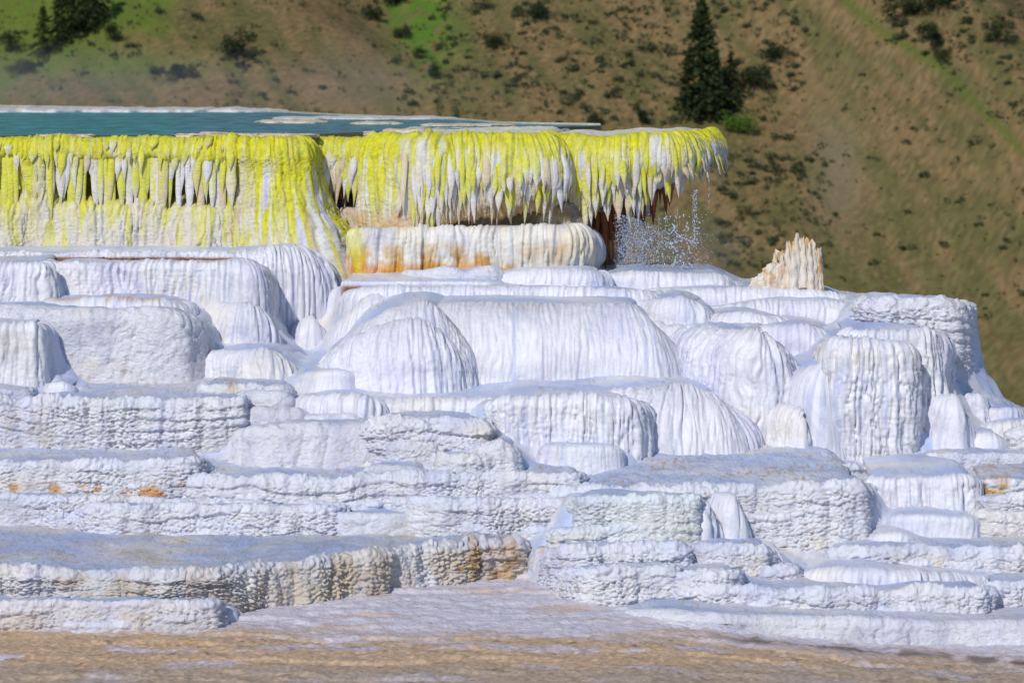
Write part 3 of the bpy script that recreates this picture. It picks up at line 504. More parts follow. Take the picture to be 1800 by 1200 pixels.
def col_ledge(y0=.35,y1=.75,low=np.array([.74,.68,.58]),stripe=.5,deep=None,base=None,white_run=(),seedo=0,tail=False):
    def f(c):
        Q,T,px,hh,wt,s=c['Q'],c['T'],c['px'],c['hh'],c['wt'],c['s']
        st=fbm(Q*13,T*.55,s+90,2); st2=pn(Q*7+4,T*.35,s+91)
        y=1-ss(y0-.22,y1+.22,hh+.30*pn(Q*31,T*.7,s+87)+.16*pn(Q*70,T*2,s+88)-(.30*ss(420,480,px)*(px<680) if tail else 0)+.45*st*stripe*2+.12*fbm(Q*5,T*5,s+92))
        c1=np.ones(Q.shape+(3,))*low
        c1=lerp(c1,np.array([.74,.73,.75]),(ss(-.1,.3,pn(Q*9,T*.5,s+93))*(.5 if tail else 1))[:,:,None]); c1=lerp(c1,np.array([.60,.40,.22]),(ss(.15,.5,fbm(Q*4,T*1.2,s+89,3))*.6)[:,:,None])
        yc=lerp(YEL,YGREEN,(ss(.0,.5,fbm(Q*4,T*2,s+94,3))*.45)[:,:,None])
        yc=lerp(yc,OCHRE*1.1,(ss(.25,.6,fbm(Q*8,T*8,s+99,3))*.22)[:,:,None])
        yc=lerp(yc,lerp(CREAM,TAN,.2),(ss(.05,.5,pn(Q*38,T*1.2,s+86)+.6*fbm(Q*14,T*9,s+85,3))*.34)[:,:,None])
        yc=yc*(.86+.22*ss(-.5,.5,fbm(Q*20,T*20,s+84,3)))[:,:,None]
        col=lerp(c1,yc,y[:,:,None])
        if tail: col=lerp(col,YEL,(ss(.12,.36,pn(Q*8.5+.7*T,T*1.6,s+100)+.35*pn(Q*22,T*2.2,s+101))*ss(.3,.55,hh)*.55)[:,:,None])
        wl=ss(.14,.34,.6*st2+.55*pn(Q*21,T*.6,s+95)+.3*pn(Q*47,T*1.1,s+83))*ss(.10,.35,hh)*stripe*1.6
        wl=np.clip(wl,0,.95)*(ss(410,450,px) if tail else 1)
        for a,b,k in white_run: wl=np.maximum(wl,k*ss(a-6,a+6,px)*(1-ss(b-6,b+6,px))*ss(-.02,.1,hh))
        col=lerp(col,lerp(np.array([.76,.76,.77]),LILAC,ss(-.2,.4,pn(Q*17,T*.7,s+96))[:,:,None]),wl[:,:,None])
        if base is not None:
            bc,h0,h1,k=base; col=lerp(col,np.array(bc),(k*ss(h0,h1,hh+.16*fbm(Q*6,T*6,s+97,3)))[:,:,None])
        topm=1-ss(-.26,-.14,T+.08*fbm(Q*3,T*3,s+98,3))
        tc=lerp(TOPC,np.array([.5,.33,.16]),(ss(.1,.5,fbm(Q*5,T*9,s+3,3))*.35)[:,:,None])
        return lerp(col,tc,topm[:,:,None])
    return f

def strands(parent,dat,n,px0,px1,L,Wd,mode='follow',lift=.02,thick=.35,kinds=(.5,.35,.15),rustp=0.,name='stalactite',seed=1,start=-.06,inward=0.,sway=.02,jx=1.0):
    r=np.random.default_rng(seed); P,N,tt,px,nt=dat['P'],dat['N'],dat['tt'],dat['px'],dat['nt']; mpp=32/F
    for k in range(n):
        x=px0+(px1-px0)*(k+.5+jx*.8*(r.random()-.5))/n
        cand=np.where(np.abs(px-x)<8)[0]
        if len(cand)==0: continue
        iu=int(cand[np.argmin(np.abs(px[cand]-x))])
        ln=lerp(L[0],L[1],r.random()**1.1)*mpp; wd=lerp(Wd[0],Wd[1],r.random())*mpp*.5
        j0=int(np.searchsorted(tt,start-.05*r.random() if start<0 else start*(.15+1.2*r.random()))); nrm=N[iu,nt+22]; nrm=np.array([nrm[0],nrm[1],0]); nrm/=max(np.linalg.norm(nrm),1e-6)
        m=26; a=np.linspace(0,1,m); seg=tt[-1]-tt[j0]
        body=P[iu]; hb=(dat['D'][iu,2]-body[:,2])/dat['H'][iu]
        if mode=='hang': je=int(np.searchsorted(tt,max(tt[j0]+.04,.15)))
        else: je=int(nt+np.argmax(hb[nt:]>lerp(.45,.85,r.random())))
        je=max(je,j0+4); Lb=tt[je]-tt[j0]; tg=body[je]-body[max(je-8,0)]; tg/=max(np.linalg.norm(tg),1e-6)
        if mode=='hang': tg=np.array([-inward*nrm[0],-inward*nrm[1],-1.])
        s_=a*(Lb+ln); pth=np.stack([np.interp(np.minimum(s_,Lb),tt[j0:je+1]-tt[j0],body[j0:je+1,i]) for i in range(3)],1)
        ex=np.maximum(s_-Lb,0); q2=np.exp(-ex/.25)[:,None]; pth+=ex[:,None]*(tg[None]*q2+np.array([0,0,-1.])[None]*(1-q2))
        pth=gsmooth(pth,2)
        ph=r.random()*6; pth[:,0]+=sway*np.sin(a*2.2+ph)*a; 
        lf=(lift+.0*a)*ss(.2,.8,a)*(.6+.8*r.random())-(wd*thick+.010)*(1-a)**1.3; pth+=nrm[None]*lf[:,None]
        side=np.array([nrm[1],-nrm[0],0.])*-1
        prof=(.7+.3*ss(0,.35,a))*(1-ss(.55,1.0,a)**1.3*(.93))*(1+.12*pn(a*6,a*0+k,seed))
        w=wd*prof; th=np.maximum(w*thick,.004)*(1+.2*pn(a*9+3,a*0+k,seed+1)); ns=10
        ang=np.linspace(0,2*math.pi,ns,endpoint=False)
        tw=.5*(r.random()-.5)
        V=pth[:,None,:]+side[None,None,:]*(w[:,None]*np.cos(ang+tw)[None])[:,:,None]+nrm[None,None,:]*(th[:,None]*np.sin(ang+tw)[None])[:,:,None]
        V[:,:,2]+=.006*pn(a[:,None]*12,ang[None]*2+k,seed+2)
        i=np.arange(m*ns).reshape(m,ns); nx=np.roll(i,-1,1)
        Fq=np.stack([i[:-1],i[1:],nx[1:],nx[:-1]],-1).reshape(-1,4)
        u=r.random(); A=a[:,None]*np.ones((1,ns)); z=.25*pn(A*4,ang[None]*1.3+k*3,seed+3)
        if u<kinds[0]: ye=lerp(.45,1.05,r.random())
        elif u<kinds[0]+kinds[1]: ye=lerp(.12,.35,r.random())
        else: ye=.0
        z=z+.16*pn(ang[None]*3+k,A*3,seed+5); y=.92*(1-ss(ye-.28,ye+.3,A+z)); lowc=lerp(np.array([.74,.67,.55]),np.array([.74,.73,.77]),r.random()) if r.random()<.75 else lerp(CREAM,TAN,.35)
        yc=lerp(YEL,YGREEN,r.random()*.5)
        c=lerp(np.ones((m,ns,3))*lowc,yc,y[:,:,None])
        if r.random()<rustp: c=lerp(c,lerp(RUST,BROWN,r.random()*.6),ss(.35,.7,A+z)[:,:,None])
        else: c=lerp(c,lerp(CREAM,OCHRE,.25),(ss(.75,1.05,A+z)*.5)[:,:,None])
        uv=np.stack([ang[None]*.02+k*1.3+0*A,A*(ln+.2)],2).reshape(-1,2)
        mesh_obj(name,V.reshape(-1,3),Fq,M['yellow'],parent,c.reshape(-1,3),uv)

GL='sections of the yellow overhanging ledge'
def ledge(label): 
    return tag(empty('yellow_ledge'),label,'rock ledge',GL)
# left drape
E1=ledge('long left section of the yellow ledge, with dark gaps, sweeping out into a striped skirt')
b1,d1=lobe('drape_body',None,31.75,[(-300,243),(0,243),(150,243),(300,243),(420,243),(500,243),(540,243,.08),(556,244,.3),(561,245,.75),(562,245,2.)],[(0,440),(430,440),(560,520),(700,540)],
  R=[(0,26),(430,30),(560,34)],bat=[(0,14),(380,16),(430,22),(500,66),(562,135)],T=.5,rise=-.16,tex='flute',amp=1.15,res=.011,wob=.8,mat='yellow',cat=None,arch=1,
  prof=prof_ledge(notch=80,n0=-200,n1=408,under=0),colour=col_ledge(.27,.62,stripe=.6,tail=True),parent=E1,keep=True,topn=1.3,seed=900)
strands(E1,d1,60,8,412,(50,215),(8,20),'hang',lift=.03,kinds=(.55,.40,.05),seed=21,start=.10,inward=-.02,thick=.5)
strands(E1,d1,30,-6,415,(10,70),(8,19),'hang',lift=.035,kinds=(.9,.1,0),seed=22,start=.08,inward=-.02,thick=.5)
# recess
E2=ledge('recessed section of the yellow ledge, hung with long dark shadowed stalactites, beside the striped skirt')
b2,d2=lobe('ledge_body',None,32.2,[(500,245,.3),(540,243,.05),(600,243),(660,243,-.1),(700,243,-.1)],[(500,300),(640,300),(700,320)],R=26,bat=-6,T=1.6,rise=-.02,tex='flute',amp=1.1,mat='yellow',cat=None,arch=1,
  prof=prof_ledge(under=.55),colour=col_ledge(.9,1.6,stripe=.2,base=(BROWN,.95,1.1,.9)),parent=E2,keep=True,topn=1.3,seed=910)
strands(E2,d2,42,548,690,(45,120),(9,19),'hang',start=.06,lift=.03,kinds=(.35,.5,.15),seed=31,inward=.12,thick=.6)
strands(E2,d2,16,556,678,(90,150),(10,22),'hang',lift=-.16,kinds=(0,.2,.8),rustp=.4,seed=32,inward=.16,thick=.6)
lobe('recess_wall',None,32.75,[(480,300,.2),(560,290),(640,288),(720,290)],[(480,440),(720,440)],R=10,bat=12,T=.4,tex='flute',amp=1.3,mat='yellow',cat=None,white=lerp(TAN,BROWN,.35),cream=.3,parent=E2,seed=915,stain_tint=[(CREAM,640,720,.2,1.2,.7,3)])
# middle curtain
E3=ledge('middle section of the yellow ledge, a bulging striped curtain with a ragged pointed hem')
b3,d3=lobe('curtain_body',None,31.6,[(640,241,.55),(670,240,.3),(700,239,.1),(760,238),(860,237),(930,237),(985,238,.1),(1006,239,.4),(1013,239,.9),(1013,239,2.)],[(640,404),(720,404),(800,385),(860,376),(1010,368)],
  R=[(640,26),(800,44),(1010,52)],bat=[(640,2),(700,0),(780,-14),(880,-34),(1010,-46)],T=3.6,rise=-.004,tex='flute',amp=1.35,mat='yellow',cat=None,arch=1,
  prof=prof_ledge(under=.5,zr=1.35),colour=col_ledge(.42,.95,stripe=.62,base=(lerp(OCHRE,CREAM,.3),.70,1.0,.9),white_run=((704,722,.6),(731,753,.85),(770,782,.6))),parent=E3,keep=True,topn=1.2,seed=920,shrink=.98)
strands(E3,d3,60,725,1011,(18,58),(8,17),'follow',start=.35,lift=.02,kinds=(.5,.42,.08),seed=41,thick=.45)
strands(E3,d3,26,700,1008,(12,40),(9,16),'follow',start=.3,lift=.03,kinds=(.35,.55,.10),seed=42,thick=.5)
strands(E3,d3,22,700,1000,(25,60),(5,10),'follow',start=.6,lift=-.02,kinds=(0,.4,.6),rustp=.3,seed=43,thick=.7,name='icicle_tip')
# right curtain
E4=ledge('right hand tip of the yellow ledge, jutting free over the spray with rusty hanging points')
b4,d4=lobe('curtain_body',None,31.85,[(960,240,.35),(1000,240,.1),(1050,240),(1120,238),(1180,236,.05),(1225,233,.25),(1252,234,.75),(1264,233,1.5),(1267,231,2.6),(1266,230,4.)],[(960,380),(1040,366),(1130,345),(1200,322),(1268,290)],
  R=[(960,30),(1200,36),(1270,30)],bat=[(960,-22),(1100,-42),(1200,-40),(1270,-14)],T=1.0,rise=-.01,tex='flute',amp=1.3,mat='yellow',cat=None,arch=1,
  prof=prof_ledge(under=1.1,zr=1.3),colour=col_ledge(.36,.85,stripe=.6,base=(RUST,.9,1.12,.7),white_run=((1142,1162,.85),(1170,1178,.6))),parent=E4,keep=True,topn=1.2,seed=930,shrink=.97)
strands(E4,d4,46,1012,1140,(20,75),(8,17),'follow',start=.3,lift=.024,kinds=(.5,.4,.1),seed=51,thick=.45)
strands(E4,d4,38,1140,1262,(20,60),(8,16),'follow',start=.28,lift=.024,kinds=(.45,.42,.13),seed=52,thick=.45)
strands(E4,d4,16,1228,1267,(20,50),(8,15),'follow',start=.2,lift=.02,kinds=(.25,.6,.15),seed=54,thick=.5)
def icicle(par,px,y0,y1,w,d,c0,c1,seed):
    r=np.random.default_rng(seed); m=20;ns=9;a=np.linspace(0,1,m)[:,None];t=np.linspace(0,2*math.pi,ns,endpoint=False)[None]
    p0=W(px,y0,d);p1=W(px+r.normal(0,3),y1,d); rr=w*d/F*.5*(1-.93*a**1.1)*(1+.25*pn(t*2,a*6+seed,seed)+.2*pn(t*5,a*12,seed+1))
    V=np.stack([p0[0]+(p1[0]-p0[0])*a+rr*np.cos(t),p0[1]+rr*np.sin(t)+0*a,p0[2]+(p1[2]-p0[2])*a+0*t],2)
    i=np.arange(m*ns).reshape(m,ns);nx=np.roll(i,-1,1);c=lerp(np.ones((m,ns,3))*c0,c1,ss(.2,.8,a+.3*pn(t*2,a*5,seed+2))[:,:,None])
    mesh_obj('icicle_tip',V.reshape(-1,3),np.stack([i[:-1],i[1:],nx[1:],nx[:-1]],-1).reshape(-1,4),M['yellow'],par,c.reshape(-1,3),np.stack([t*.05+0*a+seed,a*.4+0*t],2).reshape(-1,2))
r=np.random.default_rng(56)
for k in range(30):
    x=1072+(1186-1072)*(k+.5)/30+r.normal(0,3); y0=np.interp(x,[1070,1120,1186],[345,325,308]); y1=np.interp(x,[1070,1120,1150,1186],[425,408,392,368])-r.random()**.7*38+12
    icicle(E4,x,y0,y1,r.uniform(9,19),32.05+r.uniform(0,.5),lerp(RUST,TAN,r.random()*.5),lerp(RUST,BROWN,r.random()*.5),560+k)
lobe('brown_pillar',None,32.7,[(1030,392,.3),(1046,388,.05),(1068,386),(1088,389,.1),(1094,394,.5)],[(1030,500),(1100,500)],R=8,bat=[(1030,2),(1094,-24)],T=.5,tex='flute',amp=1.6,mat='rough',cat=None,white=lerp(TAN,RUST,.45),cream=.2,parent=E4,seed=940,cola=.04,colf=6)
for k,(x,y1,w) in enumerate([(1050,450,12),(1062,478,17),(1073,462,11),(1084,470,12)]): icicle(E4,x,372,y1,w,32.25,RUST,BROWN,600+k)
lobe('under_wall',None,32.0,[(600,372,.3),(660,370,.05),(800,366),(940,362),(1010,360),(1030,360,.3)],[(600,440),(1040,440)],R=10,bat=16,T=.4,tex='knob',amp=1.,mat='yellow',cat=None,white=lerp(CREAM,OCHRE,.45),cream=.5,parent=E3,seed=955,stain_tint=[(OCHRE,600,1030,.3,1.3,.5,4),(BROWN,880,1040,.0,1.3,.55,3)])
# second tier
lobe(TT,'second tier below the yellow ledge, cream fluted, golden orange stained at its left foot',31.4,
 [(618,404,.3),(640,403,.04),(680,403),(760,402),(900,400),(1000,397),(1030,397,.06),(1044,406,.3),(1049,418,.8),(1049,420,1.6)],[(600,505),(1060,500)],
 R=[(614,14),(900,20),(1049,34)],n=2.1,bat=[(614,4),(800,-2),(950,-26),(1049,-34)],T=1.2,rise=.02,tex='flute',amp=1.5,cola=.035,colf=6,cream=1.1,white=np.array([.76,.73,.66]),fp=1.8,seed=950,
 stain_tint=[(lerp(CREAM,OCHRE,.6),560,1000,.24,1.3,.85,3),(OCHRE,560,930,.36,1.3,.9,6),(ORANGE,560,860,.52,1.3,.8,0),(YEL,600,640,-.2,.7,.5,3),([.42,.50,.55],880,1049,.4,1.2,.35,3)])
lobe(TM,'row of little white lumps at the foot of the golden stained second tier',30.95,[(735,496,.15),(750,484,.04),(790,473),(820,478),(850,474),(875,478,.05),(885,494,.2)],505,R=10,bat=6,T=.35,tex='knob',amp=1.3,cat=ML,cream=.6)
# ------------------------------------------------------------------ hill
def hill_z(x,y):
    b=np.where(y<120,-24-.0*y,0)+0.0
    r=np.maximum(y-128,0)
    base=-24+.62*(np.sqrt(r*r+100)-10)*(1-.12*ss(200,420,y))
    w=ss(110,160,y)
    rel=2.6*fbm(x/26+3,y/30,301,4)+.35*fbm(x/4,y/5,302,3)+5*fbm(x/70+9,y/80,305,2)
    # spur whose crest runs down to the right
    cr=(x-19.5)-(175-y)*.0-(y-190)*-.55
    rel=rel+4.5*np.exp(-(cr/7.)**2)-3.0*ss(2,14,cr)*(1-ss(14,40,cr))
    gl=x+5.+(y-185)*.25
    rel=rel-4.0*np.exp(-(gl/4.5)**2)*ss(176,196,y)
    return np.where(y<60,-10-(60-y)*0-.0,0)*0+base+w*rel
def proj(x,y,z): return 900+x*F/y, HY+(CZ-z)*F/y
def hill_hit(px,py,lo=100.,hi=330.):
    ys=np.arange(lo,hi,.25); xs=(px-900)*ys/F; zl=CZ-(py-HY)*ys/F
    g=hill_z(xs,ys)-zl; k=np.argmax(g>0)
    return np.array([xs[k],ys[k],float(hill_z(xs[k:k+1],ys[k:k+1])[0])])
def hill_pig(x,y,z):
    px,py=proj(x,y,z)
    u=px*.62+py*.78; v=-px*.78+py*.62
    tan=np.array([.215,.145,.066]); olive=np.array([.118,.110,.040]); dk=np.array([.085,.065,.03]); gr=np.array([.115,.17,.025]); pale=np.array([.225,.162,.082])
    n=fbm(u/210,v/34,311,4)+.5*fbm(px/120,py/90,312,3)
    c=np.ones(x.shape+(3,))*tan
    c=lerp(c,olive,(ss(-.25,.35,n+.2*ss(1250,1500,px)*ss(150,350,py))*.9)[...,None])
    c=lerp(c,pale,(ss(.1,.5,fbm(u/90,v/14,313,3))*.55)[...,None])
    c=c*(.74+.55*ss(-.5,.5,fbm(px/8,py/5,318,4)))[...,None]
    c=lerp(c,olive*.8,(ss(.1,.4,fbm(px/14,py/9,319,3))*.5)[...,None])
    c=lerp(c,dk,(ss(.15,.5,fbm(px/26,py/15,314,4))*.55)[...,None])
    g1=ss(-30,40,(172-.42*px)-py+45*fbm(px/60,py/40,315,3))*(1-ss(290,330,px))
    g1=np.maximum(g1,.75*np.exp(-((px-210)/160)**2-((py-112)/30)**2))
    g2=np.exp(-(((px-742)-(py-60)*.15)/58)**2-((py-50)/88)**2)*np.clip(.75+1.7*fbm(px/26,py/18,316,4),0,1.2)
    c=lerp(c,gr,np.clip(g1,0,1)[...,None]*.9); c=lerp(c,np.array([.09,.18,.02]),np.clip(g2*1.5,0,1)[...,None])
    yl=np.interp(px,[1400,1470,1545,1650,1740,1800,1900],[-70,-20,45,110,200,262,350])
    band=np.exp(-((py-yl-6)/11)**2)*ss(1420,1500,px)
    c=lerp(c,np.array([.10,.13,.026]),(np.clip(band,0,1)*.95)[...,None])
    c=lerp(c,np.array([.22,.175,.11]),(np.exp(-((px-1470-.1*(py-300))/45)**2-((py-300)/110)**2)*.7)[...,None])
    c=lerp(c,np.array([.215,.165,.105]),(np.exp(-((px-640)/90)**2-((py-140)/70)**2)*.6)[...,None])
    return c
def axis(spec):
    out=[]
    for a,b,s in spec: out.append(np.arange(a,b,s))
    out.append([spec[-1][1]]); return np.concatenate(out)
ax=axis([(-340,-60,8),(-60,-36,1.5),(-36,40,.22),(40,60,1.5),(60,340,8)]); ay=axis([(58,120,5),(120,150,1.),(150,232,.22),(232,270,1.5),(270,520,8)])
X,Y=np.meshgrid(ax,ay,indexing='ij'); Z=hill_z(X,Y); Pc=hill_pig(X,Y,Z)
mesh_obj('hillside',np.stack([X,Y,Z],2).reshape(-1,3),grid_faces(*X.shape),M['hill'],None,Pc.reshape(-1,3),np.stack([X,Y],2).reshape(-1,2))['kind']='structure'
# ------------------------------------------------------------------ near ground
def ground_z(x,y):
    z=.35+.05*(np.minimum(y,26)-22.4)
    z=z-.15*ss(.6,3.4,x)*ss(8,18,y)
    z=np.where(y<20,.23+.004*(20-y),z)
    z=z-.42*np.maximum(y-30,0)-.25*np.maximum(np.abs(x)-12,0)*ss(24,32,y)
    return np.maximum(z,-24.6)
gx=axis([(-120,-20,5),(-20,-6,.4),(-6,6.4,.022),(6.4,20,.4),(20,120,5)]); gy=axis([(-60,10,5),(10,21,.35),(21,26.6,.020),(26.6,36,.5),(36,95,4)])
X,Y=np.meshgrid(gx,gy,indexing='ij'); Z=ground_z(X,Y)
px,py=proj(X,np.maximum(Y,5),Z)
near=ss(20,22,Y)*(1-ss(26.4,28,Y))*(1-ss(8,14,np.abs(X)))
warp=.35*fbm(X*.5,Y*1.5,401,3)
st=((Y*1.9+warp*4+.12*X)%1); stp=ss(.0,.12,st)-st
Z=Z+near*(.022*stp*(.4+.8*ss(-.3,.3,fbm(X*.4,Y*.6,402,2)))+.022*fbm(X*1.3,Y*3,403,4)+.016*fbm(X*9,Y*9,404,3)+.012*np.abs(pn(X*14,Y*22,405))+.008*pn(X*30,Y*40,406))
tan=np.array([.58,.405,.26]); lil=np.array([.64,.59,.70]); wht=np.array([.66,.63,.64]); och=np.array([.56,.36,.17]); dkb=np.array([.16,.10,.05])
bl=np.interp(px,[-300,0,250,600,800,1000,1180,1300,1500,1800,2000],[1112,1110,1108,1124,1126,1122,1122,1134,1150,1174,1190])
f=fbm(X*1.1,Y*4.5,410,4); below=ss(-22,14,py-bl+30*f+9*fbm(X*6,Y*9,417,3))
c=np.ones(X.shape+(3,))*lerp(wht,lil,.6); c=lerp(c,tan,(ss(.1,.4,fbm(X*1.2,Y*5,411,4))*.6)[...,None])
t2=lerp(np.ones(X.shape+(3,))*tan,och,(ss(.0,.5,fbm(X*3,Y*6,412,5))*.6)[...,None])
t2=lerp(t2,lil*.95,(ss(.12,.36,fbm(X*1.2+3,Y*3.4,413,5))*.75)[...,None]); t2=lerp(t2,np.array([.40,.33,.26]),(ss(1160,1185,py)*.6)[...,None])
t2=t2*(.76+.44*ss(-.4,.4,fbm(X*26,Y*30,416,3)))[...,None]; t2=lerp(t2,dkb,(ss(.36,.5,fbm(X*5,Y*14,414,3))*.7)[...,None])
c=lerp(c,t2,below[...,None])
crk=np.exp(-((py-bl+6*f+8)/6)**2)*ss(1230,1330,px)*ss(-.25,.1,fbm(X*3,Y*3,415,3)); c=lerp(c,dkb*.8,(np.clip(crk,0,1)*.85)[...,None])
mesh_obj('ground',np.stack([X,Y,Z],2).reshape(-1,3),grid_faces(*X.shape),M['ground'],None,c.reshape(-1,3),np.stack([X,Y],2).reshape(-1,2))['kind']='structure'

# ------------------------------------------------------------------ pool
HW=.652; ZW=CZ-HW
def wpt(px,d): return ((px-900)*d/F,d,ZW)
near_e=[(-1400,32.0),(300,32.05),(540,32.5),(640,33.6),(760,34.6),(900,35.9),(1050,37.0)]
far_e=[(1055,37.6),(905,38.6),(800,41.5),(620,44.5),(490,48),(250,52),(0,55),(-400,58),(-1300,62)]
pts=[wpt(*p) for p in near_e+far_e]
wm=bpy.data.materials.new('pool_water'); wm.use_nodes=True; nt=wm.node_tree; b=nt.nodes['Principled BSDF']
b.inputs['Base Color'].default_value=(.012,.16,.25,1); b.inputs['Roughness'].default_value=.22; b.inputs['IOR'].default_value=1.12
tc=nt.nodes.new('ShaderNodeTexCoord'); mp=nt.nodes.new('ShaderNodeMapping'); mp.inputs['Scale'].default_value=(1.2,.35,1)
nz=nt.nodes.new('ShaderNodeTexNoise'); nz.inputs['Scale'].default_value=3.5; nz.inputs['Detail'].default_value=4
bp=nt.nodes.new('ShaderNodeBump'); bp.inputs['Strength'].default_value=.6; bp.inputs['Distance'].default_value=.05
nt.links.new(tc.outputs['Object'],mp.inputs['Vector']); nt.links.new(mp.outputs['Vector'],nz.inputs['Vector']); nt.links.new(nz.outputs['Fac'],bp.inputs['Height']); nt.links.new(bp.outputs['Normal'],b.inputs['Normal'])
cr=nt.nodes.new('ShaderNodeValToRGB'); cr.color_ramp.elements[0].position=.35; cr.color_ramp.elements[1].position=.7
cr.color_ramp.elements[0].color=(.010,.15,.26,1); cr.color_ramp.elements[1].color=(.045,.36,.47,1)
nt.links.new(nz.outputs['Fac'],cr.inputs['Fac']); nt.links.new(cr.outputs['Color'],b.inputs['Base Color'])
mesh_obj('pool_water',np.array(pts),np.arange(len(pts))[None,:],wm,smooth=False)['kind']='structure'
# bank falling away behind the pool
far=np.array([wpt(*p) for p in far_e])
fl,_=resample(catmull(far,8),.4)
tg=np.gradient(fl[:,:2],axis=0); nb=np.stack([-tg[:,1],tg[:,0]],1)*-1; nb/=np.linalg.norm(nb,axis=1,keepdims=True)
k=np.linspace(0,1,14)
BP=np.concatenate([(fl[:,None,:2]+nb[:,None]*(k*1.3)[None,:,None]),(fl[:,None,2]+.02-k[None]**1.2*9.)[:,:,None]],2)
BP[:,:,2]+=.1*fbm(BP[:,:,0],BP[:,:,1],440,3)*k[None]
mesh_obj('pool_bank',BP.reshape(-1,3),grid_faces(len(fl),14),M['rough'],None,np.ones((len(fl)*14,3))*CREAM,BP[:,:,:2].reshape(-1,2))['kind']='structure'
def crust(label,x0,x1,yt,yb,seed,white=CREAM,dep=.5,dov=None):
    d=dov or HW*F/(yb-HY); L=(x1-x0)*d/F; h=(yb-yt)*d/F*.75
    nu=int(np.clip(L/.025,24,500)); nv=26; u=np.linspace(-1,1,nu)[:,None]; a=np.linspace(0,math.pi,nv)[None]
    ln=(1-np.abs(u)**5)**.5; hx=h*ln*(.75+.5*fbm(u*L*1.7,a*0,seed,3)); dp=dep*ln*(.8+.5*fbm(u*L*.9,a*0+4,seed+1,3))
    s=np.sign(np.cos(a))*np.abs(np.cos(a))**.7; 
    Pm=np.stack([(x0+x1-1800)/2*d/F+u*L/2+0*a,d+dep-s*dp+.06*fbm(u*L*2,a*2,seed+2),ZW-.02+(hx+.02)*np.sin(a)**.35+.012*fbm(u*L*7,a*5,seed+3,3)],2)
    c=lerp(np.ones((nu,nv,3))*white,np.array([.5,.27,.09]),(ss(.05,.45,fbm(u*L*5,a*3,seed+4,3))*.6)[...,None])
    o=mesh_obj('crust_raft',Pm.reshape(-1,3),grid_faces(nu,nv),M['rough'],None,c.reshape(-1,3),Pm[:,:,:2].reshape(-1,2))
    tag(o,label,'mineral crust','pale crust slabs in the pool')
WH=np.array([.72,.72,.70])
crust('long white crust shore along the far left edge of the pool',-260,500,185,198,501,WH,1.2)
crust('thin white crust bar running far right behind the pool to the hill line',470,806,203,210.5,502,WH,.8)
crust('narrow cream crust island in mid pool, the long one with a flat top',440,575,208,217,503,CREAM,.5)
crust('little low cream crust islet just right of the long island in the pool',612,708,212,219,504,CREAM,.35)
crust('long thin cream crust streak farthest right in the pool',735,908,215.5,222,505,CREAM,.4)
crust('rounded cream crust slab near the pool lip, right of centre',668,756,222.5,233.5,506,CREAM,.35)
crust('tiny white crust scrap on the dark water by the rounded slab',637,660,229.5,234,507,WH,.12)
crust('short cream crust slab lying on top of the low one at the pool lip',345,404,231,239,508,CREAM,.22,32.15)
crust('low flat cream crust along the pool lip left of the recessed ledge',298,560,236.5,242,509,CREAM,.18,31.97)
crust('thin cream crust on the pool lip at far left',60,165,239.5,243,510,CREAM,.12,31.97)
crust('small white crust fleck on the skyline at the right end of the pool',955,975,221.5,224.5,511,WH,.15)

# ------------------------------------------------------------------ plants on the hill
def leaf_mat(name,c1,c2):
    m=bpy.data.materials.new(name); m.use_nodes=True; nt=m.node_tree; b=nt.nodes['Principled BSDF']; b.inputs['Roughness'].default_value=.75; b.inputs['Specular IOR Level'].default_value=.15
    g=nt.nodes.new('ShaderNodeNewGeometry'); r=nt.nodes.new('ShaderNodeValToRGB'); r.color_ramp.elements[0].color=(*c1,1); r.color_ramp.elements[1].color=(*c2,1)
    nt.links.new(g.outputs['Random Per Island'],r.inputs['Fac']); nt.links.new(r.outputs['Color'],b.inputs['Base Color']); return m
LM_sage=leaf_mat('sage_leaves',(.035,.046,.022),(.095,.11,.045)); LM_con=leaf_mat('conifer_needles',(.010,.020,.008),(.050,.070,.020)); LM_jun=leaf_mat('juniper_leaves',(.012,.022,.009),(.045,.062,.022)); LM_grn=leaf_mat('bright_leaves',(.05,.10,.012),(.10,.20,.02))
BARK=bpy.data.materials.new('bark'); BARK.use_nodes=True; BARK.node_tree.nodes['Principled BSDF'].inputs['Base Color'].default_value=(.06,.04,.028,1); BARK.node_tree.nodes['Principled BSDF'].inputs['Roughness'].default_value=.9
def quads(C,size,r,flat=0.):
    n=len(C); a=r.normal(size=(n,3)); a[:,2]*=(1-flat); a/=np.linalg.norm(a,axis=1,keepdims=True)
    b=np.cross(a,r.normal(size=(n,3))); b/=np.linalg.norm(b,axis=1,keepdims=True)
    s=(size*(.6+.8*r.random(n)))[:,None] if np.ndim(size) else size*(.6+.8*r.random(n))[:,None]
    V=np.stack([C+a*s,C+b*s*.55,C-a*s,C-b*s*.55],1).reshape(-1,3)
    return V,np.arange(4*n).reshape(n,4)
def bush_pts(r,n,w,h,clumps=7):
    cc=np.stack([r.normal(0,.33*w,clumps),r.normal(0,.33*w,clumps),h*(.25+.55*r.random(clumps))],1); rad=(.24+.2*r.random(clumps))*min(w,h*1.2)
    k=r.integers(0,clumps,n); v=r.normal(size=(n,3)); v/=np.linalg.norm(v,axis=1,keepdims=True)
    P=cc[k]+v*(rad[k]*r.random(n)**.33)[:,None]*np.array([1,1,.85]); P[:,2]=np.maximum(P[:,2],.02*h); return P
